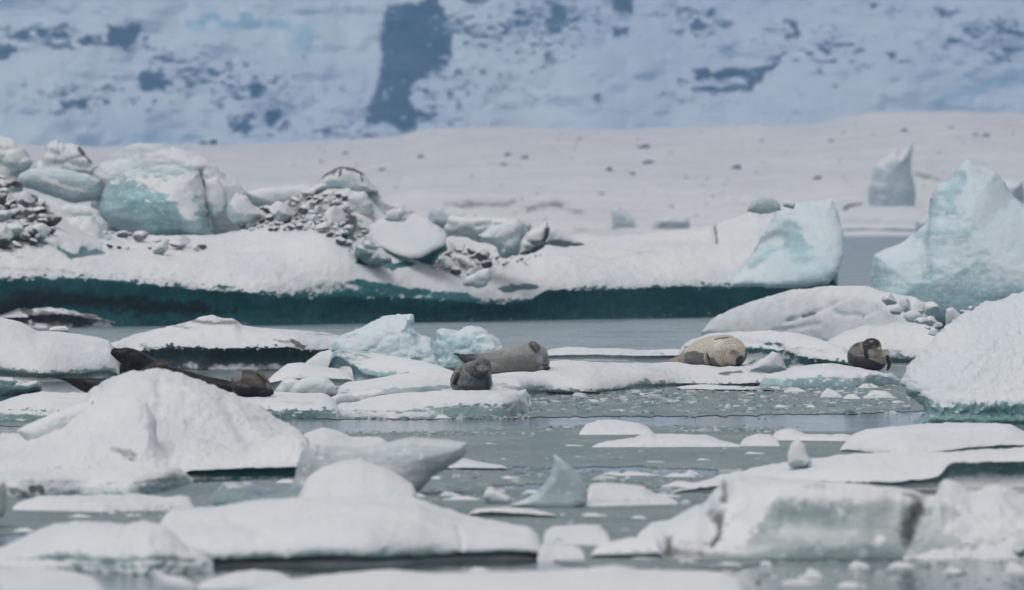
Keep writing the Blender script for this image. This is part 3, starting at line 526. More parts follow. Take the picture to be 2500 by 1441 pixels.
berg(g_, 'grey crumbly mound at the right end of the rubble', [(1325, 598), (1330, 570), (1350, 555), (1380, 572), (1410, 585), (1430, 598), (1380, 605)], 161.4, .3, 'rubble', amp=3, cell=3, step=3.2, cat='ice chunk', feats=[('dirt', [(1345, 570), (1350, 590)], 12, .6)])
berg(g_, 'shovel-shaped grey chunk lying alone on the snow below the wedges', [(1132, 695), (1140, 678), (1165, 662), (1195, 655), (1200, 680), (1190, 698), (1165, 703)], 158.7, .3, 'slabg', amp=1.5, cell=3, step=2.6, cat='ice chunk')
berg('snow_mound', 'broad lumpy snow mound left of the dark cavity on the back floe', [(520, 615), (560, 570), (620, 560), (690, 555), (740, 548), (790, 560), (820, 590), (840, 615), (700, 640), (560, 640)], 162.2, .8, 'white', lean=3.2, amp=6, fine=1.6, flat=.05, cat='snow mound')
rs = random.Random(11)
def rub(region, n, wr, kind, label, group, asp=(.6, .95), dz=0.0, at=B0):
    pts = np.array(region, float); x0, y0 = pts.min(0); x1, y1 = pts.max(0); placed = []
    tries = 0
    while len(placed) < n and tries < n * 60:
        tries += 1; x_, y_ = rs.uniform(x0, x1), rs.uniform(y0, y1)
        if not in_poly(np.array([x_]), np.array([y_]), pts)[0]: continue
        w_ = (wr[0] + (wr[1] - wr[0]) * rs.random() ** 1.8) * rs.choice([.6, 1, 1, 1.9])
        if any(math.hypot(x_ - a, (y_ - b) * 1.3) < 0.33 * (w_ + c) for a, b, c in placed): continue
        placed.append((x_, y_, w_))
    for x_, y_, w_ in sorted(placed, key=lambda p: p[1]):
        h_ = w_ * rs.uniform(*asp); d = at(x_, y_ + h_ * .5) + dz
        chunk(x_, y_, w_, h_, d, 'grit' if kind == 'rubble' and rs.random() < .3 else kind, label, group, rot=rs.uniform(-30, 30))
rub([(560, 530), (650, 505), (740, 480), (800, 470), (850, 480), (850, 545), (820, 560), (700, 560), (600, 560)], 85, (18, 44), 'rubble', 'small snow-dusted ice lump in the heap in the middle of the back floe', 'ice lumps in the central rubble heap')
rub([(0, 430), (40, 440), (60, 470), (120, 490), (130, 540), (120, 600), (0, 590)], 20, (20, 54), 'dirty', 'dirt-blackened ice lump in the dark rubble at the left edge', 'dirty ice lumps at the left edge')
rub([(0, 430), (30, 440), (60, 480), (110, 500), (120, 560), (60, 600), (0, 590)], 30, (22, 50), 'rubble', 'snow-capped ice lump among the dark rubble at the left edge', 'snow-capped lumps at the left edge')
rub([(255, 560), (300, 570), (420, 580), (520, 600), (500, 612), (380, 606), (270, 606)], 16, (18, 38), 'rubble', 'small ice lump at the foot of the smooth ice dome', 'ice lumps at the foot of the dome')
rub([(780, 560), (840, 535), (900, 530), (905, 590), (860, 610)], 16, (18, 40), 'rubble', 'ice lump beside the dark cavity left of the heart-shaped slab', 'ice lumps beside the dark cavity')
rub([(1030, 620), (1100, 600), (1180, 610), (1220, 625), (1200, 655), (1130, 670), (1060, 658)], 30, (14, 34), 'rubble', 'small white ice lump in the scree below the heart-shaped slab', 'ice lumps in scree below the slab')
rub([(1180, 625), (1280, 625), (1330, 620), (1300, 645), (1220, 650)], 12, (8, 20), 'rubble', 'little ice crumb below the white wedges', 'ice crumbs below the wedges')
chunk(34, 560, 54, 46, B0(34, 585), 'white', 'rounded white lump at the lower left of the dark rubble'); chunk(96, 566, 62, 44, B0(96, 590), 'white', 'pale oval lump left of the bright faceted block')
chunk(432, 596, 46, 26, B0(432, 608), 'rubble', 'shell-like grey lump under the front of the dome'); chunk(345, 577, 44, 28, B0(345, 592), 'rubble', 'teal-rimmed lump under the left of the dome')

# dirty berg floating in front at far left
floe('dirty_iceberg', 'low black-brown dirt-streaked iceberg in front of the teal wall at far left', [(-60, 765), (0, 762), (40, 752), (60, 745), (85, 752), (120, 748), (160, 752), (190, 762), (230, 765), (270, 778), (308, 790)], [(-60, 775), (60, 775), (150, 765), (200, 775), (250, 783), (308, 795)], [(-60, 800), (150, 802), (308, 797)], 1.6, 'deep', .0, 5, cell=4,
     feats=[('dirt', [(60, 752), (75, 762)], 9, 1.6), ('dirt', [(110, 775), (200, 785)], (40, 18), 1.3), ('bare', [(210, 770), (290, 790)], (30, 8), -1.3), ('bare', [(10, 768), (100, 752)], (40, 6), -.7)], cat='iceberg')

# ------------------------------------------------------------------ right-hand icebergs
berg('iceberg', 'tall pointed pale blue iceberg at the right edge', [(2118, 800), (2124, 720), (2128, 650), (2135, 622), (2165, 608), (2200, 592), (2232, 570), (2252, 548), (2262, 520), (2270, 490), (2290, 458), (2318, 430), (2340, 405), (2358, 390), (2382, 400), (2430, 418), (2450, 440), (2475, 480), (2540, 520), (2700, 600), (2700, 820)], 152, 1.6, 'blue', lean=0.5, R=190, amp=5, cell=0, flat=.25, fine=.7,
     feats=[('bare', [(2320, 440), (2345, 420), (2350, 450), (2310, 475)], (18, 16), .7), ('bare', [(2262, 640), (2260, 580)], 20, .4), ('bare', [(2420, 470), (2450, 570), (2480, 640)], 60, -.9), ('bare', [(2380, 410), (2460, 460), (2500, 500)], 10, .6), ('dirt', [(2274, 488)], 4, 1.2), ('dent', [(2262, 530), (2255, 620), (2265, 680)], 10, 7), ('bump', [(2300, 440), (2290, 520), (2270, 600)], 16, 6), ('bare', [(2160, 700)], 30, .3)])
floe('iceberg', 'white ice foot with grey-teal face below the tall blue iceberg', [(2170, 735), (2190, 712), (2260, 675), (2310, 655), (2360, 642), (2420, 610), (2520, 560), (2700, 520)], [(2170, 740), (2200, 720), (2270, 690), (2340, 692), (2365, 715), (2390, 740), (2440, 735), (2520, 700), (2700, 680)], [(2170, 800), (2700, 800)], 3.5, 'blue', over=-.5, amp=5, cell=3,
     feats=[('bare', [(2230, 730), (2300, 740), (2370, 770)], (60, 26), 1.3)], cat='iceberg')
floe('ice_plate', 'tilted snow-covered ice plate rising to the right behind the cream seal', [(1712, 798), (1735, 778), (1790, 752), (1860, 728), (1950, 705), (2040, 697), (2118, 699), (2160, 712), (2230, 725), (2275, 745), (2290, 780), (2300, 800)], [(1712, 800), (1760, 812), (1830, 818), (1950, 822), (2100, 842), (2250, 850), (2300, 835)], [(1712, 818), (1830, 832), (2000, 850), (2250, 868), (2300, 860)], 2.6, 'white', .05, 4, fine=.5,
     feats=[('dent', [(1915, 785), (1960, 772), (2030, 745), (2060, 735)], 5, 6), ('dirt', [(1960, 770), (1985, 764)], 6, 1.0), ('dirt', [(1920, 782), (1940, 782)], 4, .9), ('bump', [(2050, 740), (2130, 730), (2180, 760)], 16, 6), ('dent', [(2040, 765), (2110, 770), (2140, 755)], 5, 5), ('bare', [(2040, 765), (2100, 772)], 7, .6), ('dirt', [(2105, 773)], 5, .9), ('dent', [(1880, 810), (1950, 800), (2000, 790)], 5, 4), ('dent', [(2240, 800), (2260, 830)], 7, 5)])
floe('ice_plate', 'low snow hump with teal underside between the cream seal and the dark seal', [(1645, 850), (1690, 826), (1730, 815), (1800, 808), (1880, 806), (1950, 815), (2010, 830), (2060, 848), (2090, 866), (2100, 885)], [(1645, 862), (1780, 850), (1850, 852), (1920, 858), (1960, 876), (2040, 884), (2100, 892)], [(1645, 880), (1800, 893), (1950, 901), (2100, 905)], 1.5, 'teal', .08, 4,
     feats=[('bare', [(1810, 842), (1900, 835), (1990, 840)], (50, 6), .22), ('dent', [(1800, 830), (1900, 845)], 10, 5), ('dirt', [(1950, 850), (2050, 862)], (60, 4), .4), ('bare', [(1700, 870), (1900, 870)], (70, 12), -.9)])
floe('ice_plate', 'snow slope with soft teal foot running behind the dark seal', [(1990, 860), (2020, 835), (2060, 810), (2120, 795), (2200, 790), (2260, 790), (2310, 800)], [(1990, 872), (2060, 868), (2130, 870), (2200, 878), (2310, 880)], [(1990, 895), (2310, 895)], 2.0, 'floe', 0, 4, cell=1.5, feats=[('bare', [(2100, 850), (2180, 855)], (40, 10), .4)])
def PL(x_, y_): return float(D(868)) + 1.2
for a in [(2172, 732, 40, 34, 'rounded snowball-like lump leftmost in the row on the tilted plate'), (2212, 745, 34, 40, 'tall lump second from left in the row on the tilted plate'), (2240, 752, 34, 40, 'pointed lump mid-row on the tilted plate'), (2272, 752, 42, 46, 'biggest lump at the right of the row on the tilted plate'),
          (2190, 758, 36, 24, 'low lump under the row on the tilted plate'), (2228, 775, 46, 34, 'squat lump below the middle of the row on the tilted plate'), (2250, 788, 40, 26, 'small lump above the plate lip'), (2275, 785, 34, 28, 'grey lump tucked at the right end of the plate'), (2262, 806, 30, 20, 'tiny lump at the foot of the plate row')]:
    chunk(a[0], a[1], a[2], a[3], 122.0 - (a[1] - 730) * .06, 'white', a[4], 'lumps along the tilted plate')
berg(g_, 'small fin-shaped white chunk leaning on the snowy right iceberg', [(2308, 795), (2310, 755), (2325, 750), (2345, 768), (2360, 780), (2330, 792)], 110, .15, 'white', amp=1, step=2.6, cat='ice chunk')
for a in [(2290, 795, 24, 18), (2278, 812, 26, 16), (2300, 808, 18, 14), (2265, 800, 16, 12), (2352, 762, 18, 12), (2375, 752, 22, 10), (2400, 745, 20, 10)]:
    chunk(a[0], a[1], a[2], a[3], 112, 'rubble', 'small ice crumb in the gap beside the snowy right iceberg', 'crumbs beside the snowy right iceberg')
berg('iceberg', 'big snow-crusted iceberg with teal waterline at the right edge', [(2222, 1040), (2240, 1012), (2246, 992), (2230, 975), (2210, 955), (2202, 928), (2214, 900), (2240, 868), (2262, 840), (2288, 812), (2320, 790), (2345, 766), (2400, 742), (2500, 712), (2620, 690), (2760, 690), (2760, 1052), (2240, 1052)], 84.0, .8, 'crust', lean=1.6, R=110, flat=.1, amp=6, cell=2.5, fine=2.2, step=3.0, jit=1.6, lump=80,
     feats=[('bare', [(2236, 1020), (2330, 1020), (2500, 1015), (2700, 1020)], (60, 26), 1.3), ('bare', [(2225, 985), (2240, 990)], (14, 16), .9), ('bare', [(2330, 980), (2420, 1000), (2500, 985)], (50, 14), .25), ('dent', [(2250, 1005), (2700, 1010)], (60, 14), 14), ('bump', [(2215, 935), (2290, 975), (2400, 985), (2600, 980)], (40, 12), 5), ('bare', [(2340, 900), (2420, 860)], (30, 14), .3)])

# ------------------------------------------------------------------ left middle
floe('ice_floe', 'long snow-capped floe with dirty peak and dark underside behind the left seals', [(200, 862), (225, 850), (265, 838), (300, 826), (350, 808), (400, 798), (440, 790), (475, 782), (500, 771), (520, 768), (545, 778), (570, 776), (590, 795), (640, 800), (720, 804), (800, 812), (850, 825), (880, 850)], [(200, 868), (260, 872), (330, 862), (400, 848), (500, 852), (600, 852), (700, 850), (770, 856), (830, 852), (880, 860)], [(200, 880), (300, 898), (500, 905), (700, 906), (880, 900)], 2.6, 'deep', .12, 4, cell=1.5,
     feats=[('dirt', [(480, 785), (520, 790), (560, 788)], (20, 6), .75), ('dirt', [(430, 798), (460, 800)], (16, 4), .6), ('dirt', [(350, 845), (375, 858)], (14, 8), .6), ('dirt', [(675, 830), (700, 835)], (14, 4), .6), ('dirt', [(715, 832), (740, 848)], 6, 1.1), ('dirt', [(760, 815), (800, 818)], (20, 4), .5), ('bare', [(260, 865), (300, 880)], (30, 16), -.35), ('dent', [(250, 860), (300, 850)], 8, 3), ('bare', [(450, 893), (700, 896)], (200, 6), .1)])
floe('ice_floe', 'smooth white snow floe at the left edge behind the raised tail', [(-80, 770), (0, 772), (30, 778), (60, 790), (90, 806), (160, 812), (230, 820), (270, 832), (290, 860), (300, 900)], [(-80, 900), (0, 905), (100, 915), (200, 915), (260, 905), (300, 910)], [(-80, 930), (100, 932), (300, 925)], 3.6, 'floe', .02, 3.5, lump=110, feats=[('dent', [(60, 880), (140, 890)], 14, 4), ('bare', [(262, 915)], (12, 14), 1.0), ('bare', [(210, 915)], 10, .6)])
berg('ice_cube', 'small square white ice block on the left snow floe', [(118, 812), (120, 801), (136, 798), (160, 797), (168, 803), (170, 812), (145, 815)], float(D(918)) + 2.6, .12, 'white', amp=.8, step=2.2, cat='ice block')
berg('clear_ice_block', 'translucent teal-grey ice block at the left edge', [(-40, 990), (-40, 916), (0, 918), (25, 922), (60, 932), (90, 926), (104, 938), (102, 955), (80, 965), (50, 972), (20, 990)], 96.5, .35, 'clear', amp=3, cell=4, step=3, cat='ice block')
floe('ice_floe', 'low snowy floe under the raised tail at the left', [(-80, 985), (0, 982), (50, 964), (100, 957), (180, 958), (240, 962), (330, 968), (400, 985)], [(-80, 1000), (0, 997), (80, 1003), (160, 1012), (300, 1015), (400, 1012)], [(-80, 1030), (100, 1032), (400, 1030)], 2.4, 'floe', -.1, 3, feats=[('bare', [(40, 1015), (130, 1020)], (70, 10), .5), ('dirt', [(120, 970), (200, 975)], (40, 3), .35)])
# pale jagged pieces in the middle
berg('iceberg', 'jagged blue-white ice block with flat-topped peak in the centre', [(800, 860), (815, 830), (850, 810), (880, 800), (905, 790), (935, 772), (975, 768), (1008, 767), (1018, 790), (1030, 812), (1042, 822), (1070, 840), (1110, 870), (1120, 930), (960, 930), (850, 900)], 108.5, .75, 'blue', lean=.5, amp=6, cell=5, step=3, feats=[('bare', [(900, 820), (960, 800)], 40, -.5), ('dirt', [(845, 822), (870, 815)], (20, 5), .5), ('dent', [(1000, 780), (1040, 870)], 10, 6)])
berg('iceberg', 'glassy blue-white lumpy ice behind the grey seal tail', [(1055, 880), (1066, 808), (1085, 802), (1115, 806), (1130, 798), (1165, 795), (1180, 798), (1200, 815), (1218, 832), (1230, 850), (1240, 900), (1060, 920)], 107.6, .6, 'blue', lean=.4, amp=6, cell=6, step=3, feats=[('bare', [(1095, 820), (1100, 850)], 24, .45), ('bare', [(1200, 830), (1215, 850)], 20, -.9)])
floe('ice_wedge', 'white snow wedge sloping down right with teal shaded foot', [(798, 850), (808, 848), (840, 850), (900, 858), (960, 866), (1020, 880), (1080, 895), (1130, 912), (1150, 925)], [(798, 853), (830, 872), (862, 892), (890, 915), (940, 922), (1050, 925), (1150, 930)], [(798, 930), (900, 932), (1150, 940)], 1.5, 'glass', 0, 3, feats=[('bare', [(870, 912), (900, 922)], (18, 10), 1.0), ('bare', [(950, 890), (1060, 905)], (80, 16), -1.0)], cat='ice block')
floe('ice_wedge', 'white rounded snow chunk left of the centre wedge', [(735, 900), (745, 885), (780, 860), (805, 854), (835, 870), (860, 890), (866, 915)], [(735, 905), (800, 912), (840, 918), (866, 920)], [(735, 925), (866, 932)], .8, 'white', 0, 3, cat='ice block')
floe('ice_wedge', 'low snow bank right of the patchy seal', [(645, 930), (670, 910), (700, 888), (735, 884), (770, 892), (830, 900), (870, 915)], [(645, 938), (720, 925), (800, 925), (870, 928)], [(645, 945), (870, 945)], .9, 'white', 0, 2.5, cat='snow bank')
berg('ice_lump', 'smooth grey-white ice lump beside the patchy seal muzzle', [(668, 975), (672, 950), (690, 928), (715, 922), (735, 930), (735, 980)], 93.6, .22, 'slabg', amp=2, step=2.6, cat='ice chunk')
berg('ice_lump', 'rounded pale ice lump with speckled foot right of the patchy seal', [(700, 975), (712, 945), (735, 925), (770, 918), (800, 922), (818, 942), (816, 975), (790, 985), (740, 980)], 92.6, .3, 'slabg', amp=3, step=2.6, cat='ice chunk', feats=[('dirt', [(765, 968), (800, 966)], (24, 8), .75)])
berg('ice_lump', 'flat-topped pale ice lump half sunk in the front snow lip', [(796, 1000), (800, 975), (830, 962), (880, 956), (920, 948), (935, 950), (950, 965), (930, 980), (900, 1005), (840, 1012)], 89.0, .3, 'slabg', amp=2.5, step=2.6, cat='ice chunk', feats=[('bare', [(850, 980)], 30, .4)])

# platform floes the seals lie on
_, P0 = floe('seal_floe', 'snow floe carrying the three dark seals at left', [(240, 968), (400, 955), (560, 952), (600, 955), (680, 955), (760, 960), (830, 962)], [(240, 990), (560, 995), (700, 1005), (800, 1000), (830, 1003)], [(240, 1015), (700, 1021), (830, 1020)], 3.2, 'floe', -.02, 2.5, nt_=40, feats=[('dirt', [(690, 982), (760, 985)], (40, 8), .35), ('bare', [(700, 1010), (800, 1008)], (60, 8), .3)])
_, P1 = floe('seal_floe', 'snow floe under the spotted seal with grey icy hollow at its left', [(810, 945), (830, 935), (870, 930), (960, 916), (1040, 905), (1100, 908), (1200, 915), (1270, 925), (1300, 950)], [(810, 955), (880, 962), (980, 968), (1100, 975), (1230, 975), (1300, 972)], [(810, 985), (1000, 992), (1300, 990)], 2.6, 'floe', -.02, 2.5, nt_=40,
       feats=[('bare', [(930, 955), (1000, 950), (1080, 945)], (36, 9), 1.0), ('dirt', [(1030, 945), (1060, 952)], (20, 5), .5), ('dent', [(940, 955), (1060, 945)], 10, 4), ('bare', [(1220, 940), (1290, 950)], (36, 8), .7), ('dirt', [(1240, 950), (1300, 955)], (36, 5), .35)])
_, P2 = floe('snow_lip', 'rounded snow lip with frosted grey-green front edge before the spotted seal', [(800, 985), (870, 980), (910, 968), (980, 960), (1100, 954), (1180, 952), (1230, 956), (1265, 960), (1290, 968), (1300, 980)], [(800, 1000), (880, 1004), (960, 1006), (1040, 1006), (1090, 995), (1150, 988), (1200, 990), (1250, 995), (1300, 992)], [(800, 1018), (1000, 1021), (1250, 1019), (1300, 1008)], 1.3, 'floe', -.05, 2.5, cell=1,
       feats=[('dirt', [(900, 1010), (1100, 1008), (1230, 1005)], (60, 5), .28), ('bare', [(1100, 1003), (1220, 1003)], (60, 8), .5)])
berg('ice_lump', 'crumbly white ice lump at the right end of the front snow lip', [(1258, 995), (1256, 970), (1268, 955), (1285, 950), (1292, 970), (1290, 1000), (1275, 1008)], 89.3, .15, 'white', amp=2.5, cell=2, step=2.4, cat='ice chunk')
_, P3_ = floe('seal_floe', 'long cream-stained snow floe carrying the grey and the cream seal', [(1120, 935), (1180, 918), (1250, 908), (1300, 904), (1330, 886), (1350, 880), (1400, 880), (1470, 885), (1560, 886), (1650, 884), (1760, 890), (1850, 886), (1920, 898), (1950, 915)], [(1120, 950), (1220, 945), (1300, 952), (1380, 955), (1440, 958), (1520, 950), (1560, 938), (1700, 938), (1800, 938), (1950, 935)],
       [(1120, 975), (1260, 975), (1330, 966), (1440, 966), (1550, 958), (1650, 948), (1800, 948), (1950, 945)], 3.4, 'floe', .02, 3, nt_=46, feats=[('dirt', [(1330, 945), (1400, 952)], (50, 6), .5), ('dirt', [(1420, 955), (1530, 952)], (50, 4), .55), ('dirt', [(1765, 912), (1800, 908)], (14, 4), .9), ('dirt', [(1840, 908), (1860, 911)], (12, 2.5), .7), ('bump', [(1290, 930), (1320, 935), (1360, 950)], 14, 3), ('dent', [(1690, 925), (1720, 935)], 10, 5), ('dent', [(1340, 905), (1420, 915)], 12, 2)])
_, P4 = floe('seal_floe', 'bluish ice floe with snow pillow under the dark-faced seal at right', [(1760, 925), (1830, 912), (1920, 900), (1990, 888), (2030, 885), (2070, 892), (2130, 902), (2180, 908), (2212, 925)], [(1760, 930), (1850, 938), (1900, 925), (1960, 930), (2040, 925), (2105, 928), (2120, 915), (2212, 930)], [(1760, 944), (1900, 948), (2105, 947), (2212, 940)], 2.0, 'glass', -.06, 3,
       feats=[('bare', [(1930, 912), (2020, 905), (2090, 918)], (50, 10), -1.4), ('bare', [(1850, 925), (1900, 930)], (40, 8), .3), ('bump', [(1960, 905), (2090, 918)], 12, 4), ('dirt', [(2130, 912), (2190, 928)], (40, 6), .3)])
berg('ice_lump', 'small white ice peak between the cream seal and the dark seal', [(1832, 905), (1850, 882), (1870, 870), (1886, 857), (1900, 862), (1915, 880), (1922, 905), (1880, 912)], 98.5, .3, 'white', amp=1.5, step=2.4, cat='ice chunk')
floe('ice_floe', 'thin grey-white floe in open water right of the grey seal', [(1318, 860), (1340, 850), (1400, 848), (1480, 850), (1560, 854), (1650, 852), (1720, 855)], [(1318, 868), (1450, 866), (1560, 868), (1720, 868)], [(1318, 878), (1500, 881), (1720, 880)], 1.5, 'floe', 0, 2.5)
floe('ice_floe', 'low broken snow strip before the cream seal floe', [(1640, 945), (1720, 938), (1800, 942), (1900, 948)], [(1640, 950), (1900, 953)], [(1640, 955), (1900, 957)], .7, 'floe', 0, 1.6)

# ------------------------------------------------------------------ foreground
floe('snow_mound', 'large lumpy white snow mound hiding the middle of the dark seals', [(-80, 1072), (0, 1066), (40, 1058), (85, 1040), (130, 1015), (180, 1000), (205, 985), (215, 958), (255, 934), (275, 924), (300, 915), (325, 907), (355, 903), (405, 902), (445, 911), (500, 931), (545, 949), (580, 965), (620, 984), (660, 1003), (690, 1023), (725, 1040), (750, 1075), (765, 1120)],
     [(-80, 1145), (100, 1148), (420, 1148), (470, 1150), (600, 1140), (765, 1135)], [(-80, 1166), (765, 1166)], 5.5, 'white', -.15, 10, pw=1.05, cell=0, gam=1.25, nt_=80, cap=18, lump=120, fine=1.3,
     feats=[('dent', [(388, 925), (392, 975), (384, 1010)], 13, 7), ('dent', [(390, 1072), (430, 1062)], 6, 5), ('bare', [(385, 930), (392, 990)], (14, 30), .45), ('bare', [(388, 1070)], (14, 6), .6), ('bump', [(300, 935), (345, 940)], (34, 22), 9), ('dent', [(245, 945), (225, 985)], 9, 5), ('bump', [(450, 960), (520, 1010)], (36, 26), 9), ('dent', [(540, 985), (600, 1060)], 16, 7),
            ('dirt', [(290, 1100), (320, 1110)], (26, 14), .62), ('bump', [(470, 1000), (560, 1020)], 40, 7), ('dent', [(580, 1040), (650, 1100)], 14, 6), ('bare', [(650, 1095), (720, 1085)], (36, 10), .5), ('dent', [(200, 985), (110, 1050)], 10, 8), ('bump', [(120, 1035), (190, 1010)], 14, 5), ('bare', [(130, 1045), (180, 1020)], 20, .35)], cat='snow mound')
W1 = bpy.data.objects[[o.name for o in bpy.data.objects if o.get('label', '').startswith('large lumpy white snow mound')][0]]
def lobe(o):
    o = o[0] if isinstance(o, tuple) else o
    for k in ('label', 'category', 'group'):
        if k in o: del o[k]
    o.parent = W1
lobe(floe('snow_lobe', 'x', [(-80, 1105), (20, 1090), (100, 1064), (160, 1040), (192, 1008), (215, 988), (262, 982), (300, 970), (335, 968), (360, 985), (376, 1025), (388, 1075), (430, 1120)], [(-80, 1146), (430, 1150)], [(-80, 1170), (430, 1169)], 1.7, 'white', -.2, 8, pw=1.2, gam=1.2, nt_=50, lump=80, seed=5, feats=[('dirt', [(290, 1100), (325, 1112)], (26, 14), .7), ('bump', [(330, 1000)], 20, 5)]))
lobe(floe('snow_lobe', 'x', [(395, 1120), (430, 1080), (480, 1068), (540, 1082), (600, 1095), (640, 1078), (690, 1062), (730, 1070), (772, 1120)], [(395, 1152), (772, 1144)], [(395, 1169), (772, 1166)], 1.4, 'white', -.2, 6, pw=1.2, gam=1.2, nt_=40, lump=70, seed=8, feats=[('bare', [(640, 1100), (720, 1085)], (30, 10), .5)]))
lobe(berg('snow_wing', 'x', [(38, 1055), (55, 1040), (110, 1018), (160, 1000), (200, 985), (228, 975), (235, 1005), (215, 1040), (180, 1070), (140, 1085), (75, 1085)], 69.0, .3, 'slabg', lean=.4, amp=3, seed=4))
floe('ice_shelf', 'dark teal ice edge under the right part of the large snow mound', [(440, 1140), (760, 1128)], [(440, 1150), (600, 1142), (760, 1138)], [(440, 1168), (760, 1170)], 1.0, 'teal', .05, 3, cat='ice floe', feats=[('bare', [(450, 1160), (750, 1158)], (100, 10), .8)])
floe('ice_floe', 'long flat white floe with a black dirt hole at its left end', [(-80, 1148), (0, 1148), (200, 1142), (430, 1140), (475, 1156)], [(-80, 1170), (60, 1172), (200, 1178), (330, 1180), (475, 1162)], [(-80, 1212), (40, 1218), (200, 1208), (330, 1212), (400, 1202), (475, 1176)], 1.6, 'softteal', -.12, 5, ragk=.3, feats=[('dirt', [(30, 1195), (60, 1205)], (16, 12), .8), ('dirt', [(78, 1195), (100, 1190), (104, 1202)], 7, 1.6), ('bare', [(250, 1195), (400, 1200)], (90, 12), .35)])
floe('ice_floe', 'narrow broken white floe along the lower left water', [(30, 1225), (100, 1212), (180, 1210), (240, 1206), (330, 1206), (400, 1216), (470, 1208), (480, 1222)], [(30, 1240), (120, 1236), (300, 1235), (480, 1238)], [(30, 1246), (250, 1252), (480, 1246)], 1.4, 'white', -.05, 4, cell=2)
berg('iceberg', 'bluish rounded ice end poking in at the left edge', [(-60, 1160), (-10, 1165), (10, 1175), (18, 1200), (18, 1240), (12, 1262), (-60, 1275)], 56, .25, 'slabg', amp=2, cat='ice block')
floe('snow_hump', 'white snow hump behind the whale-tail shaped slab', [(715, 1105), (730, 1075), (750, 1055), (790, 1043), (830, 1052), (860, 1066), (930, 1068), (960, 1085)], [(715, 1110), (800, 1095), (960, 1092)], [(715, 1118), (960, 1112)], 2, 'white', -.1, 3, cat='snow mound')
floe('ice_floe', 'small white floe with clear rim behind the right wing of the slab', [(1050, 1140), (1080, 1128), (1130, 1118), (1165, 1126), (1240, 1138)], [(1050, 1145), (1160, 1142), (1240, 1143)], [(1050, 1148), (1240, 1149)], 1, 'white', 0, 2)
berg('ice_slab', 'grey upright ice slab shaped like a whale tail', [(708, 1245), (712, 1190), (722, 1140), (735, 1105), (752, 1088), (775, 1079), (800, 1090), (830, 1093), (900, 1093), (925, 1082), (960, 1075), (1010, 1068), (1060, 1072), (1110, 1074), (1143, 1078), (1142, 1098), (1132, 1118), (1090, 1145), (1060, 1165), (1040, 1185), (1022, 1205), (1000, 1240), (860, 1260)], 62.5, .35, 'tail', lean=.25, amp=5, flat=.3, step=4, jit=.6, feats=[('dent', [(780, 1085), (760, 1180)], 14, 7), ('bump', [(880, 1110), (1080, 1100)], 18, 4)], cat='ice slab')
floe('clear_ice_floe', 'low transparent grey-green ice floe left of the round snow dome', [(500, 1225), (520, 1200), (545, 1182), (575, 1178), (610, 1180), (640, 1190), (700, 1186), (780, 1180)], [(500, 1235), (600, 1228), (780, 1225)], [(500, 1243), (780, 1246)], 1.6, 'clear', .0, 4, cell=3, feats=[('dent', [(600, 1215), (700, 1195)], 5, 4), ('bare', [(500, 1210), (780, 1210)], (200, 20), .6)])
floe('snow_dome', 'smooth round snow dome above the broad central floe', [(712, 1240), (725, 1205), (750, 1165), (790, 1138), (840, 1124), (880, 1124), (940, 1140), (985, 1165), (1010, 1185), (1028, 1220), (1035, 1245)], [(712, 1252), (1035, 1252)], [(712, 1262), (1035, 1262)], 2.2, 'white', -.25, 3, gam=1.8, lump=120, cat='snow mound', feats=[('dent', [(760, 1240), (830, 1200)], 12, 3)])
floe('ice_floe', 'broad smooth white floe filling the lower centre', [(370, 1300), (385, 1262), (420, 1246), (500, 1238), (600, 1226), (720, 1215), (900, 1212), (1020, 1215), (1060, 1230), (1130, 1256), (1200, 1270), (1290, 1285), (1322, 1298), (1332, 1340)], [(370, 1340), (520, 1366), (700, 1360), (850, 1356), (935, 1362), (1100, 1352), (1230, 1345), (1332, 1352)], [(370, 1374), (520, 1381), (900, 1380), (1100, 1368), (1332, 1362)], 4.6, 'softteal', .06, 6, gam=1.7, pw=2.2, ragk=.3, nt_=70, lump=130, fine=.7,
     feats=[('dent', [(1118, 1290), (1128, 1310), (1130, 1335)], 7, 7), ('dent', [(560, 1265), (640, 1300), (700, 1345)], 12, 4), ('dirt', [(1110, 1345)], (20, 10), .35), ('bare', [(935, 1350)], 8, .5)])
floe('ice_floe', 'white floe with frosted grey face at the lower left', [(-80, 1345), (0, 1336), (60, 1308), (130, 1280), (200, 1270), (260, 1275), (310, 1282), (360, 1272), (400, 1280), (450, 1310), (500, 1340), (525, 1360)], [(-80, 1362), (100, 1368), (200, 1368), (300, 1372), (400, 1366), (525, 1375)], [(-80, 1385), (150, 1390), (350, 1404), (525, 1394)], 2.6, 'softteal', -.1, 7, gam=1.6, pw=2.0, ragk=.4, feats=[('bare', [(150, 1355), (220, 1368)], (60, 10), .45), ('bare', [(250, 1380), (500, 1385)], (90, 8), .5), ('dent', [(440, 1300), (470, 1350)], 8, 4)])
floe('ice_floe', 'white floe cut by the bottom edge at the left corner', [(-80, 1385), (0, 1384), (100, 1386), (180, 1395), (230, 1412), (270, 1438)], [(-80, 1440), (270, 1455)], [(-80, 1470), (270, 1466)], 1.2, 'white', -.1, 3)
berg('ice_lump', 'small curled ice tip at the bottom edge left of centre', [(370, 1470), (372, 1388), (385, 1392), (405, 1402), (450, 1410), (480, 1430), (500, 1480)], 46.5, .2, 'slabg', amp=2, cat='ice chunk')
floe('ice_lump', 'low white ice hump at the bottom edge left of centre', [(480, 1425), (560, 1400), (620, 1390), (680, 1396), (720, 1415)], [(480, 1430), (720, 1425)], [(480, 1436), (720, 1434)], .7, 'white', -.1, 3)
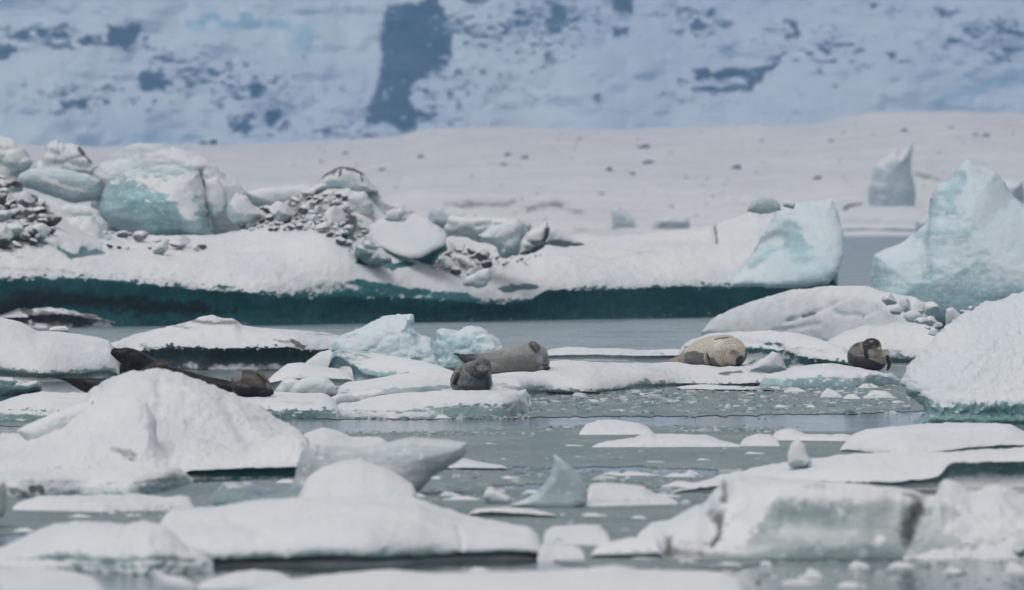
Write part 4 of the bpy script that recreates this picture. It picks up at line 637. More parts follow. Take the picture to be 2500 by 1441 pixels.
floe('ice_floe', 'broad white floe along the bottom edge', [(560, 1450), (640, 1430), (720, 1412), (800, 1402), (900, 1392), (950, 1390), (1050, 1398), (1200, 1396), (1330, 1392), (1420, 1386), (1500, 1380), (1560, 1388), (1650, 1392), (1760, 1396), (1800, 1410), (1845, 1440)], [(560, 1475), (1845, 1472)], [(560, 1510), (1845, 1500)], 2.6, 'white', -.15, 4, lump=120, fine=.6)
berg('ice_fin', 'smooth curved shark-fin shaped ice piece standing in grey water', [(1240, 1236), (1290, 1215), (1318, 1195), (1335, 1175), (1345, 1155), (1352, 1130), (1350, 1106), (1372, 1122), (1395, 1140), (1410, 1158), (1425, 1180), (1434, 1200), (1434, 1232), (1400, 1246), (1320, 1248)], 59.8, .13, 'fin', amp=1.0, R=22, step=3, jit=.25, flat=.3, cat='ice block')
floe('ice_floe', 'white floe lying right of the shark-fin ice', [(1425, 1200), (1440, 1182), (1480, 1178), (1530, 1182), (1570, 1186), (1600, 1205), (1660, 1222)], [(1425, 1225), (1660, 1226)], [(1425, 1238), (1660, 1232)], 1.6, 'white', -.1, 3)
berg('ice_lump', 'small white lump left of the shark-fin base', [(1178, 1218), (1182, 1196), (1200, 1192), (1225, 1205), (1250, 1215), (1245, 1235), (1200, 1235)], 60.6, .12, 'white', amp=2, cat='ice chunk')
floe('ice_floe', 'narrow white floe with teal gap below the shark-fin', [(1140, 1250), (1170, 1240), (1240, 1238), (1300, 1243), (1365, 1258)], [(1140, 1254), (1200, 1250), (1365, 1259)], [(1140, 1262), (1365, 1264)], .7, 'teal', .0, 2, feats=[('bare', [(1150, 1255), (1350, 1260)], (100, 8), -.4)])
floe('ice_floe', 'rounded white floe touching the broad central floe on its right', [(1322, 1300), (1350, 1286), (1420, 1280), (1460, 1282), (1485, 1300), (1495, 1315)], [(1322, 1318), (1420, 1324), (1495, 1325)], [(1322, 1330), (1495, 1334)], 1.2, 'floe', -.04, 2)
floe('ice_floe', 'small white floe tucked below the rounded white floe', [(1310, 1345), (1325, 1325), (1350, 1330), (1400, 1332), (1430, 1345)], [(1310, 1360), (1430, 1360)], [(1310, 1370), (1430, 1368)], .7, 'white', -.05, 2)
floe('ice_floe', 'smooth low white floe on the grey water right of centre', [(1412, 1055), (1430, 1035), (1460, 1026), (1500, 1024), (1560, 1032), (1590, 1045), (1600, 1056)], [(1412, 1058), (1600, 1058)], [(1412, 1063), (1600, 1062)], 2.0, 'white', -.1, 2, feats=[('dent', [(1450, 1030), (1465, 1050)], 4, 2)])
floe('ice_floe', 'long thin white floe with a small knob in the right centre water', [(1445, 1084), (1500, 1075), (1550, 1070), (1565, 1060), (1590, 1052), (1600, 1060), (1650, 1058), (1730, 1062), (1760, 1074), (1810, 1082)], [(1445, 1088), (1810, 1086)], [(1445, 1093), (1810, 1092)], 1.6, 'white', -.1, 2.5, cell=1)
floe('ice_floe', 'rounded small white floe right of the long thin floe', [(1805, 1080), (1820, 1068), (1850, 1060), (1880, 1062), (1900, 1075), (1905, 1085)], [(1805, 1084), (1905, 1086)], [(1805, 1090), (1905, 1090)], 1.0, 'white', -.1, 2)
floe('ice_floe', 'slushy white fragments beyond the rounded small floe', [(1880, 1062), (1900, 1050), (1930, 1046), (1960, 1058), (2000, 1062), (2060, 1060), (2100, 1066)], [(1880, 1070), (2100, 1072)], [(1880, 1076), (2100, 1078)], 1.0, 'white', -.05, 3, cell=2)
floe('ice_floe', 'wide smooth white floe below the snow-crusted right iceberg', [(2050, 1085), (2075, 1062), (2110, 1046), (2200, 1038), (2300, 1033), (2420, 1031), (2470, 1036), (2500, 1052), (2700, 1060)], [(2050, 1094), (2120, 1106), (2250, 1112), (2340, 1098), (2450, 1088), (2700, 1084)], [(2050, 1102), (2200, 1120), (2700, 1104)], 4.4, 'softteal', 0, 4, ragk=.4, gam=1.5, feats=[('bare', [(2100, 1108), (2300, 1112)], (80, 8), -1.2)])
floe('ice_floe', 'long white floe rising to a blunt nub on its left end', [(1640, 1195), (1700, 1178), (1800, 1152), (1900, 1132), (1980, 1120), (2080, 1108), (2200, 1105), (2350, 1102), (2500, 1092), (2700, 1086)], [(1640, 1200), (1900, 1172), (2180, 1178), (2290, 1168), (2320, 1130), (2500, 1126), (2700, 1120)], [(1640, 1206), (1900, 1190), (2180, 1194), (2700, 1190)], 3.6, 'softteal', 0, 5, ragk=.4, gam=1.5, feats=[('bare', [(2320, 1135), (2400, 1150)], (50, 20), -.35), ('bare', [(1850, 1172), (2150, 1180)], (150, 8), -.6)])
berg('ice_nub', 'blunt upright snow nub standing on the long white floe', [(1925, 1140), (1922, 1110), (1928, 1088), (1940, 1075), (1952, 1074), (1966, 1088), (1970, 1110), (1985, 1130), (1960, 1142)], 65.2, .14, 'white', amp=2, cat='ice chunk')
# big lower-right berg
floe('iceberg', 'big lower right iceberg with smooth grey-green bowl face and black dirt streaks', [(1540, 1330), (1560, 1300), (1590, 1275), (1640, 1268), (1680, 1245), (1720, 1225), (1745, 1190), (1760, 1172), (1800, 1155), (1850, 1160), (1950, 1172), (2060, 1178), (2150, 1186), (2230, 1195), (2300, 1210), (2360, 1240)],
     [(1540, 1350), (1620, 1350), (1680, 1340), (1740, 1310), (1800, 1270), (1850, 1220), (1900, 1190), (2000, 1182), (2150, 1195), (2360, 1260)], [(1540, 1368), (1700, 1364), (2360, 1362)], 2.6, 'bowl', -.45, 6, ragk=.1, lump=120, nw=40, nt_=30, cap=20, fine=.35,
     feats=[('bare', [(1560, 1320), (1700, 1270), (1780, 1190)], (50, 50), -1.5), ('bare', [(1740, 1325), (1800, 1285), (1830, 1255), (1870, 1205)], (14, 16), -1.4), ('dent', [(1735, 1255), (1728, 1305)], (20, 30), 26), ('dent', [(1764, 1200)], (16, 20), 16), ('dent', [(1632, 1320), (1634, 1345)], (10, 18), 14),
            ('dirt', [(1764, 1185), (1766, 1215)], (13, 16), .85), ('dirt', [(1738, 1255), (1752, 1262), (1742, 1300)], (22, 26), .95), ('dirt', [(1632, 1315), (1634, 1345)], (11, 16), .95), ('dirt', [(1580, 1350), (1740, 1350)], (70, 14), .75), ('dirt', [(1700, 1330)], (50, 20), .4),
            ('dent', [(1830, 1320), (1920, 1270), (2020, 1270)], (90, 40), 22), ('dirt', [(2235, 1235), (2215, 1290)], (34, 40), .8), ('dirt', [(2150, 1230), (2130, 1290)], (70, 46), .45), ('dent', [(2262, 1240), (2225, 1320)], (18, 30), 18), ('bare', [(2140, 1208), (2200, 1206)], (50, 10), -.6), ('bare', [(2152, 1322)], (12, 10), -1.3), ('bump', [(2152, 1322)], 10, 6),
            ('bare', [(1880, 1200), (2110, 1204)], (120, 16), -.6), ('bump', [(1750, 1215), (1700, 1250)], 16, 6), ('bump', [(1800, 1180), (1850, 1215), (1800, 1275), (1745, 1320)], 16, 8), ('dirt', [(1830, 1180), (2050, 1188)], (60, 6), .3), ('bare', [(1850, 1350), (2000, 1350)], (120, 10), .3)])
floe('iceberg', 'bumpy snow-crusted ice heap at the lower right corner', [(2200, 1340), (2230, 1290), (2262, 1240), (2285, 1200), (2300, 1178), (2320, 1172), (2350, 1188), (2370, 1200), (2420, 1184), (2440, 1180), (2480, 1195), (2520, 1210), (2700, 1230)], [(2200, 1350), (2300, 1340), (2400, 1335), (2500, 1320), (2700, 1330)], [(2200, 1366), (2700, 1366)], 2.4, 'rubble', -.35, 12, cell=5, lump=60, nt_=50, cap=12,
     feats=[('dirt', [(2300, 1250), (2400, 1230)], (50, 16), .3), ('dirt', [(2420, 1320), (2480, 1300)], (60, 20), .5), ('bump', [(2340, 1290)], 14, 8), ('bump', [(2320, 1340)], 14, 6), ('bare', [(2230, 1330), (2290, 1230)], (20, 20), -.5)])
chunk(2493, 1332, 44, 60, 49.6, 'white', 'egg-shaped white lump in front of the lower right heap')
floe('ice_floe', 'half-sunk grey ice piece left of the lower right iceberg', [(1440, 1345), (1480, 1325), (1540, 1312), (1600, 1310), (1620, 1330)], [(1440, 1355), (1620, 1350)], [(1440, 1364), (1620, 1366)], .9, 'slabg', 0, 2, feats=[])

# small separate floating pieces
rs = random.Random(21)
def bit(x_, y_, w_, h_, label, mat='white', group=None):
    floe('floating_ice', label, [(x_ - w_ / 2, y_ - 1), (x_ - w_ * .2, y_ - h_), (x_ + w_ * .15, y_ - h_ * rs.uniform(.6, 1.05)), (x_ + w_ / 2, y_ - 1)], [(x_ - w_ / 2, y_ - h_ * .4), (x_ + w_ / 2, y_ - h_ * .4)], [(x_ - w_ / 2, y_), (x_ + w_ / 2, y_)], w_ * .35 * D(y_) / F + .15, mat, -.03, 2.5, step=2.2, cap=8, nt_=10, nw=5, cat='floating ice', group=group)
for a in [(2030, 972, 60, 26, 'pointed small white piece floating before the dark seal floe'), (2080, 975, 50, 14, 'low white piece right of the pointed floating piece'), (2150, 974, 90, 22, 'largest white piece floating just left of the snow-crusted iceberg'), (1940, 958, 60, 12, 'flat frosty plate floating under the dark seal floe'),
          (1910, 996, 46, 9, 'small pale dome in the brash ice at right'), (1980, 996, 26, 8, 'tiny pale dome in the brash ice at right'), (2120, 948, 60, 12, 'thin sliver of ice against the right end of the bluish floe'), (1410, 964, 60, 10, 'flat ice fragment below the stained floe'), (1080, 1022, 40, 8, 'little ice tile at the foot of the snow lip'),
          (960, 1022, 30, 7, 'tiny ice tile left of the little tile at the snow lip'), (1890, 1300, 1, 1, '')][:-1]:
    bit(*a)
for a in [(1100, 1212, 60, 14), (1020, 1215, 50, 12), (1130, 1222, 90, 12), (1560, 1163, 130, 14), (1660, 1166, 100, 10), (1690, 1160, 40, 14), (1680, 1190, 140, 16), (1750, 1188, 120, 14), (1500, 1160, 60, 8), (1610, 1215, 120, 10), (2440, 1178, 80, 10), (1600, 1070, 40, 6), (2100, 1385, 60, 16), (1985, 1410, 50, 24), (1870, 1380, 30, 12), (1250, 1170, 60, 8), (1330, 1165, 50, 6), (1480, 1170, 70, 9), (1560, 1225, 70, 8), (1300, 1205, 60, 10), (1240, 1225, 60, 10), (700, 1180, 60, 10), (620, 1165, 40, 7), (1720, 1125, 50, 7), (1600, 1130, 60, 6), (1400, 1090, 60, 6), (1200, 1085, 40, 5), (1840, 1110, 60, 8), (2300, 1128, 90, 8), (1450, 1262, 70, 9), (1560, 1268, 50, 10), (200, 1265, 80, 10), (330, 1262, 60, 8), (60, 1300, 60, 12), (1170, 1395, 60, 9), (1680, 1375, 60, 10), (2200, 1384, 70, 12), (2330, 1400, 60, 14), (2080, 1432, 80, 12), (1780, 1382, 90, 12), (1950, 1425, 90, 10), (2480, 1400, 60, 30)]:
    bit(*a, 'small low piece of drifting ice in the foreground water', 'white', 'small drifting ice pieces in the foreground')

# brash: countless chips floating in the grease ice
rs2 = np.random.RandomState(8); VV = []; FF = []; TT = []; 
def chips(n, x0, x1, y0, y1, wmin, wmax, hmul=1.0, exc=1.0):
    for k in range(n):
        px_ = rs2.uniform(x0, x1); py_ = y0 + (y1 - y0) * rs2.uniform() ** exc; d = float(D(py_)); s_ = d / F
        w_ = (wmin + (wmax - wmin) * rs2.uniform() ** 4) * s_; c = np.array([XP(px_, d), d]); m = rs2.randint(5, 9); a0 = rs2.uniform(0, 6)
        h_ = min(.09, .012 + .09 * w_) * rs2.uniform(.4, 1.2) * hmul; tilt = rs2.uniform(-.12, .12, 2); b0 = len(VV); TT.extend([rs2.uniform() ** 1.5] * (2 * m))
        an = a0 + np.arange(m) / m * 2 * math.pi; rr = w_ / 2 * rs2.uniform(.6, 1.1, m)
        for lvl in (0, 1):
            for a, r in zip(an, rr):
                x_, y_ = r * math.cos(a) * (1 if lvl == 0 else .82), r * math.sin(a) * (1.6 if lvl == 0 else 1.3)
                VV.append((c[0] + x_, c[1] + y_, (-.02 if lvl == 0 else h_ * (1 + .3 * rs2.uniform()) + tilt[0] * x_ + tilt[1] * y_)))
        FF.append(tuple(range(b0 + m, b0 + 2 * m)))
        for q in range(m): FF.append((b0 + q, b0 + (q + 1) % m, b0 + m + (q + 1) % m, b0 + m + q))
chips(1500, 1290, 2240, 942, 1012, 3, 34, 1, 1.3); chips(420, 1290, 1700, 950, 985, 4, 44, 1); chips(240, 860, 1300, 1016, 1024, 4, 30); chips(260, 740, 1320, 1055, 1064, 4, 26, .8); chips(160, 1300, 1950, 1040, 1058, 4, 26, .7)
chips(300, 1000, 1800, 1150, 1235, 6, 50, .8); chips(500, 700, 2500, 1062, 1145, 3, 20, .5); chips(140, 1300, 2500, 1240, 1300, 6, 34, .6); chips(260, 1300, 2500, 1070, 1240, 3, 14, .4); chips(160, 1500, 2500, 1368, 1436, 6, 46, .7); chips(240, 1150, 1900, 1145, 1240, 5, 40, .7); chips(120, 200, 1400, 1170, 1290, 5, 24, .6); chips(80, 250, 520, 1212, 1262, 6, 30, .7); chips(160, 1480, 1900, 948, 962, 6, 50, 1.2); chips(60, 1640, 1900, 1052, 1058, 6, 40); chips(50, 1500, 2240, 1015, 1042, 3, 10, .5)
t = NT('brash_ice'); g = t.n('ShaderNodeNewGeometry'); t.l(t.mix(t.attr('tint').outputs['Fac'], (.17, .235, .24), (.66, .69, .71)), t.b.inputs['Base Color']); t.b.inputs['Roughness'].default_value = .35; M['brash'] = t.m
o = link_mesh('brash_ice', VV, FF, M['brash'], smooth=False, attrs={'tint': TT}); tag(o, 'countless small chips of brash ice floating on the grey water', 'brash ice', kind='stuff')

# ------------------------------------------------------------------ seals
def coat_mat(name, rough=.42):
    t = NT(name); pos = t.n('ShaderNodeNewGeometry').outputs['Position']; a = t.attr('coat')
    n = t.noise(pos, 22, 4, .65); c = t.mix(t.smap(n, .4, .75, 0, .35), a.outputs['Color'], (0.03, 0.028, 0.026))
    t.l(c, t.b.inputs['Base Color']); t.b.inputs['Roughness'].default_value = rough; t.b.inputs['Specular IOR Level'].default_value = .22
    bp = t.n('ShaderNodeBump'); bp.inputs['Strength'].default_value = .25; bp.inputs['Distance'].default_value = .01
    t.l(t.noise(t.scaled(pos, (1, 1, 1.6)), 60, 3), bp.inputs['Height']); t.l(bp.outputs[0], t.b.inputs['Normal']); return t.m
M['coat'] = coat_mat('seal_fur')
t = NT('wet_black_eye'); t.b.inputs['Base Color'].default_value = (.006, .006, .007, 1); t.b.inputs['Roughness'].default_value = .08; M['eye'] = t.m
t = NT('nostril_skin'); t.b.inputs['Base Color'].default_value = (.012, .011, .011, 1); t.b.inputs['Roughness'].default_value = .4; M['nose'] = t.m
t = NT('claw'); t.b.inputs['Base Color'].default_value = (.30, .26, .2, 1); t.b.inputs['Roughness'].default_value = .5; M['claw'] = t.m
def loft(bm, pts, d, n=26):
    """pts: (px, py, forward offset px (+ = away), half height px, half depth px)"""
    def capp(a, b, k, f):
        v = np.array(a[:3], float) - np.array(b[:3], float); v /= np.linalg.norm(v) + 1e-9; e = min(a[3], a[4]); q = np.array(a[:3]) + v * e * k
        return (q[0], q[1], q[2], a[3] * f, a[4] * f)
    pts = [capp(pts[0], pts[1], .75, .12), capp(pts[0], pts[1], .5, .72)] + list(pts) + [capp(pts[-1], pts[-2], .5, .72), capp(pts[-1], pts[-2], .75, .12)]
    s_ = d / F; C = [Vector((XP(p[0], d), d + p[2] * s_, ZP(p[1], d))) for p in pts]; rings = []
    m = len(pts); fine = []
    for k in range(m - 1):                                   # Catmull-Rom between stations
        p0, p1, p2, p3 = [np.array([*C[j], pts[j][3] * s_, pts[j][4] * s_]) for j in (max(k - 1, 0), k, k + 1, min(k + 2, m - 1))]
        for q in range(5):
            u = q / 5; fine.append(.5 * ((2 * p1) + (-p0 + p2) * u + (2 * p0 - 5 * p1 + 4 * p2 - p3) * u * u + (-p0 + 3 * p1 - 3 * p2 + p3) * u ** 3))
    fine.append(np.array([*C[-1], pts[-1][3] * s_, pts[-1][4] * s_])); L = len(fine)
    for k, p in enumerate(fine):
        t_ = Vector(fine[min(k + 1, L - 1)][:3]) - Vector(fine[max(k - 1, 0)][:3]); t_.normalize()
        up = Vector((0, 0, 1)) if abs(t_.z) < .9 else Vector((1, 0, 0)); b = t_.cross(up).normalized(); a = b.cross(t_).normalized()
        if abs(t_.y) < .75:
            a = Vector((-t_.z, 0, t_.x)).normalized(); b = t_.cross(a).normalized()
        rings.append([bm.verts.new(Vector(p[:3]) + a * max(p[3], .002) * math.cos(2 * math.pi * j / n) + b * max(p[4], .002) * math.sin(2 * math.pi * j / n)) for j in range(n)])
    for r0, r1 in zip(rings[:-1], rings[1:]):
        for j in range(n): bm.faces.new((r0[j], r0[(j + 1) % n], r1[(j + 1) % n], r1[j]))
    bm.faces.new(rings[0][::-1]); bm.faces.new(rings[-1])
def ell(bm, x_, y_, off, rx, rz, rd, d, rot=0, yaw=0):
    s_ = d / F; c = Vector((XP(x_, d), d + off * s_, ZP(y_, d)))
    mt = Matrix.Translation(c) @ Euler((0, math.radians(-rot), math.radians(yaw))).to_matrix().to_4x4() @ Matrix.Diagonal((rx * s_, rd * s_, rz * s_, 1))
    bmesh.ops.create_icosphere(bm, subdivisions=4, radius=1, matrix=mt)
def seal(label, d, parts, paint, eyes=(), noses=(), claws=(), vox=1.0, smooth=9, group='seals hauled out on the ice'):
    s_ = d / F; bm = bmesh.new()
    for p in parts:
        if p[0] == 'L': loft(bm, p[1], d)
        else: ell(bm, *p[1:7], d, *(p[7:] or (0,)))
    bmesh.ops.recalc_face_normals(bm, faces=bm.faces)
    me = bpy.data.meshes.new('tmp'); bm.to_mesh(me); bm.free(); ob = bpy.data.objects.new('tmp', me); sc.collection.objects.link(ob)
    r = ob.modifiers.new('r', 'REMESH'); r.mode = 'VOXEL'; r.voxel_size = vox * s_
    m2 = ob.modifiers.new('s', 'SMOOTH'); m2.factor = .5; m2.iterations = smooth
    dg = bpy.context.evaluated_depsgraph_get(); nm = bpy.data.meshes.new_from_object(ob.evaluated_get(dg)); bpy.data.objects.remove(ob)
    V = np.zeros(len(nm.vertices) * 3); nm.vertices.foreach_get('co', V); V = V.reshape(-1, 3)
    px_ = 1250 + V[:, 0] * F / V[:, 1]; py_ = YH + (H - V[:, 2]) * F / V[:, 1]
    col = paint(px_, py_, V, (V[:, 1] - d) / s_); at = nm.attributes.new('coat', 'FLOAT_COLOR', 'POINT')
    at.data.foreach_set('color', np.concatenate([np.clip(col, 0, 1), np.ones((len(V), 1))], 1).astype(np.float32).ravel())
    nm.materials.clear(); nm.materials.append(M['coat']); nm.polygons.foreach_set('use_smooth', [True] * len(nm.polygons))
    lo = V[:, 2].min(); c = V.mean(0); root = bpy.data.objects.new('seal', None); sc.collection.objects.link(root); root.location = (c[0], c[1], lo); tag(root, label, 'seal', group)
    def child(o):
        o.parent = root; o.matrix_parent_inverse = Matrix.Translation(-Vector(root.location))
    nm.name = 'body'; b = bpy.data.objects.new('body', nm); sc.collection.objects.link(b); child(b)
    from mathutils.bvhtree import BVHTree
    bv = BVHTree.FromPolygons([v.co for v in nm.vertices], [p.vertices[:] for p in nm.polygons])
    def hit(x_, y_):
        o_ = Vector((0, 0, H)); dr = (P3(x_, y_, d) - o_).normalized(); h, n_, _, _ = bv.ray_cast(o_, dr); return h if h else P3(x_, y_, d)
    def blob(nm_, x_, y_, rx, rz, mat, rot=0, depth=None, sink=.35):
        bm = bmesh.new(); h = hit(x_, y_); dp = (depth or min(rx, rz)) * s_; c_ = h + Vector((0, dp * sink, 0))
        bmesh.ops.create_icosphere(bm, subdivisions=3, radius=1, matrix=Matrix.Translation(c_) @ Euler((0, math.radians(-rot), 0)).to_matrix().to_4x4() @ Matrix.Diagonal((rx * s_, dp, rz * s_, 1)))
        m_ = bpy.data.meshes.new(nm_); bm.to_mesh(m_); bm.free(); m_.polygons.foreach_set('use_smooth', [True] * len(m_.polygons)); m_.materials.append(M[mat]); o_ = bpy.data.objects.new(nm_, m_); sc.collection.objects.link(o_); child(o_)
    for e in eyes: blob('eye', e[0], e[1], e[2], e[3], 'eye', *(e[4:] or (0,)))
    for e in noses: blob('nostril', e[0], e[1], e[2], e[3], 'nose', *(e[4:] or (0,)), depth=1.0)
    for e in claws: blob('claw', e[0], e[1], e[2], e[3], 'claw', *(e[4:] or (0,)), depth=.8)
    return root
def lerpc(a, b, t): t = np.asarray(t)[:, None]; return a * (1 - t) + b * t
def N2(x_, y_, sx, sy, s, o=4): return fbm(np.stack([x_ / sx, y_ / sy, x_ * 0 + s], 1), o, s)
def g2(x_, y_, cx, cy, rx, ry): return np.exp(-(((x_ - cx) / rx) ** 2 + ((y_ - cy) / ry) ** 2))
C_ = lambda *a: np.array([a])
def spots(x_, y_, pts, r=2.0):
    m = np.zeros(len(x_))
    for a in pts: m = np.maximum(m, np.exp(-(((x_ - a[0]) / (a[2] if len(a) > 2 else r)) ** 2 + ((y_ - a[1]) / (a[2] if len(a) > 2 else r)) ** 2) ** 1.5))
    return m

# spotted seal facing the camera
dD = float(P1(1150, 956)) - .1
def paintD(x, y, V, off):
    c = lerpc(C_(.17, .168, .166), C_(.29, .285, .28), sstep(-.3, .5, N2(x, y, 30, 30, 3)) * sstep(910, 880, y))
    c = lerpc(c, C_(.30, .235, .19), .75 * g2(x, y, 1168, 908, 16, 9)); c = lerpc(c, C_(.28, .285, .30), .8 * g2(x, y, 1118, 945, 16, 16)); c = lerpc(c, C_(.33, .35, .38), .8 * sstep(1193, 1200, x) * sstep(900, 915, y))  # pale blue right flank: light painted into the coat
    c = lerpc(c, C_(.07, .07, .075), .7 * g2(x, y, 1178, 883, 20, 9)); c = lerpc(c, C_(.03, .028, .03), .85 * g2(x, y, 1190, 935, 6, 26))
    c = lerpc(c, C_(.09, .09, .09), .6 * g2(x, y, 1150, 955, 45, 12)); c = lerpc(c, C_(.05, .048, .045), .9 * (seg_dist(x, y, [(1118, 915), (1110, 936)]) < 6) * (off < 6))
    c = lerpc(c, C_(.36, .34, .31), .6 * spots(x, y, [(1178, 905, 5), (1183, 902, 4)])); 
    pts = [(1125, 904), (1129, 909), (1137, 915), (1140, 920), (1156, 898), (1160, 903), (1157, 907), (1154, 915), (1128, 931), (1125, 945), (1130, 945, 2.5), (1136, 945), (1151, 928), (1170, 928), (1162, 933), (1146, 934), (1158, 937), (1116, 939), (1137, 907), (1163, 908), (1148, 897), (1175, 930), (1142, 936)]
    return lerpc(c, C_(.02, .018, .018), .9 * spots(x, y, pts, 2.0))
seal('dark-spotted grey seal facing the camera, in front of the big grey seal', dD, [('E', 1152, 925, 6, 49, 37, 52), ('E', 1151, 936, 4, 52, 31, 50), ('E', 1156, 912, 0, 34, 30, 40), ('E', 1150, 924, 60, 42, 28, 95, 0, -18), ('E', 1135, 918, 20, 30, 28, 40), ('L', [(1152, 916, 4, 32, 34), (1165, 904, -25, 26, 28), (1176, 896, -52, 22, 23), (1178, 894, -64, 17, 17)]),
     ('E', 1177, 891, -52, 22.5, 19.5, 24), ('E', 1180, 900, -72, 15, 11.5, 14), ('E', 1175, 902, -80, 8, 7, 7), ('E', 1187, 903, -79, 7.5, 7, 7), ('E', 1180, 908, -73, 9, 5, 8), ('L', [(1124, 900, -20, 8, 6), (1117, 914, -30, 7, 5), (1111, 927, -32, 6, 4), (1108, 935, -30, 3.5, 3)]), ('L', [(1118, 935, 40, 8, 6), (1106, 931, 50, 6, 5), (1100, 928, 52, 3.5, 3)])],
     paintD, eyes=[(1167.5, 889, 3.3, 3.0), (1188.5, 890.5, 2.8, 2.8)], noses=[(1177, 897, 1.6, 1.2, -30), (1181, 897, 1.6, 1.2, 30), (1179, 900.5, .8, 2.6)])

# big grey seal lying on its side
dE = float(P3_(1240, 922)) + 2.2
def paintE(x, y, V, off):
    c = lerpc(C_(.22, .215, .205), C_(.32, .318, .315), sstep(.4, 1., (900 - y) / 60.0 + .2 * N2(x, y, 30, 12, 6)))  # paler upper side is light from above, painted into the fur colour
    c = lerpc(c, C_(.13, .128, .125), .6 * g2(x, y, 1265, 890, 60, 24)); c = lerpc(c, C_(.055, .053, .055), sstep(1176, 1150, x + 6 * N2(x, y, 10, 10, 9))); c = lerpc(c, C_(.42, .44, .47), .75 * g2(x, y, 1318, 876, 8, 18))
    c = lerpc(c, C_(.10, .08, .05), .8 * g2(x, y, 1313, 898, 8, 9)); c = lerpc(c, C_(.045, .04, .035), sstep(1324, 1328, x) * sstep(889, 891, y)); c = lerpc(c, C_(.10, .095, .09), .8 * (seg_dist(x, y, [(1301, 840), (1312, 850)]) < 8)); c = lerpc(c, C_(.12, .09, .04), .7 * (np.abs(seg_dist(x, y, [(1300, 841), (1312, 852)]) - 8) < 1.2) * (x < 1308))
    return lerpc(c, C_(.11, .108, .105), .35 * sstep(.1, .6, N2(x, y, 9, 6, 12)))
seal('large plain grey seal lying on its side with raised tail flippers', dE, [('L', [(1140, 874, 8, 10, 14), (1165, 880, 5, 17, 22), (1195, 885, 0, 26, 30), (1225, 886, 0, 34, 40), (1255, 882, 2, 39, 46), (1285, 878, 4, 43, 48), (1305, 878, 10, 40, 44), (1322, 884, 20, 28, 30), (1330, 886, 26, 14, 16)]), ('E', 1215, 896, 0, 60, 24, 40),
     ('L', [(1160, 878, 2, 11, 8), (1135, 873, 0, 8, 6), (1120, 867, 0, 4, 6), (1109, 863, 0, 1.8, 4)]), ('L', [(1165, 888, -6, 10, 6), (1147, 884, -8, 8, 4), (1132, 878, -8, 5, 3), (1118, 868, -6, 2.5, 3)]), ('L', [(1172, 890, 2, 14, 7), (1152, 884, 4, 12, 5), (1136, 876, 5, 8, 4), (1122, 869, 5, 5, 3)]),
     ('L', [(1297, 838, -22, 6, 7), (1304, 841, -34, 8, 8), (1311, 848, -38, 8, 7), (1315, 855, -36, 5, 5)]), ('L', [(1310, 902, -20, 10, 10), (1322, 901, -26, 8, 7), (1333, 899, -28, 6.5, 5), (1341, 897, -28, 4, 3)])],
     paintE, claws=[(1303, 848.5, .8, 2.2, -20), (1306, 850.5, .8, 2.2, -20), (1309, 853, .8, 2.2, -20), (1337, 896, 3, .8, 30)], noses=[(1327.5, 874, 1.2, 3)])

# cream seal asleep with face turned up
dF = float(P3_(1750, 896)) + .6
def paintF(x, y, V, off):
    c = lerpc(C_(.52, .47, .39), C_(.60, .56, .50), sstep(-.2, .5, N2(x, y, 24, 18, 5))); c = lerpc(c, C_(.36, .30, .22), .35 * g2(x, y, 1755, 875, 20, 18))
    rr = np.hypot((x - 1789) / 1.0, (y - 864) / 1.0); c = lerpc(c, C_(.27, .22, .16), .6 * (rr < 34) * (rr > 15) * sstep(.35, .9, np.sin(rr * 1.05 + N2(x, y, 14, 14, 8) * 2)))  # neck wrinkles: crease shade painted as dark rings in the coat
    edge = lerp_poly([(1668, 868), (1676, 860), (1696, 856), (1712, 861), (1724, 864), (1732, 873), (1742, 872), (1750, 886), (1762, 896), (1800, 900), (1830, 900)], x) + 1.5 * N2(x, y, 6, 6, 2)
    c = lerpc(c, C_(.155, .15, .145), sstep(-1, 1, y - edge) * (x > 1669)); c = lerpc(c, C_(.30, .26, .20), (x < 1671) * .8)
    c = lerpc(c, C_(.13, .115, .095), .85 * g2(x, y, 1787, 859, 10, 8)); c = lerpc(c, C_(.02, .018, .016), .9 * g2(x, y, 1791, 858, 3.2, 3.2)); c = lerpc(c, C_(.035, .033, .033), 1.0 * sstep(.3, .6, g2(x, y, 1807, 884, 13, 19) + .15 * N2(x, y, 8, 8, 6))); c = lerpc(c, C_(.05, .05, .055), sstep(1814, 1819, x + (y - 880) * .15)); c = lerpc(c, C_(.16, .14, .11), .8 * g2(x, y, 1796, 864, 7, 10)); c = lerpc(c, C_(.22, .17, .10), .7 * g2(x, y, 1776, 889, 14, 7))
    c = lerpc(c, C_(.40, .34, .24), .9 * (seg_dist(x, y, [(1723, 864), (1720, 876), (1724, 886)]) < 3)); c = lerpc(c, C_(.44, .40, .33), .9 * (seg_dist(x, y, [(1746, 827), (1765, 821), (1780, 823)]) < 4.0)); c = lerpc(c, C_(.02, .016, .01), .95 * (seg_dist(x, y, [(1725.5, 862), (1729, 872), (1733, 880)]) < 1.7)); c = lerpc(c, C_(.035, .025, .014), .9 * (seg_dist(x, y, [(1745, 829), (1762, 826), (1778, 824.5)]) < 1.5))
    return c
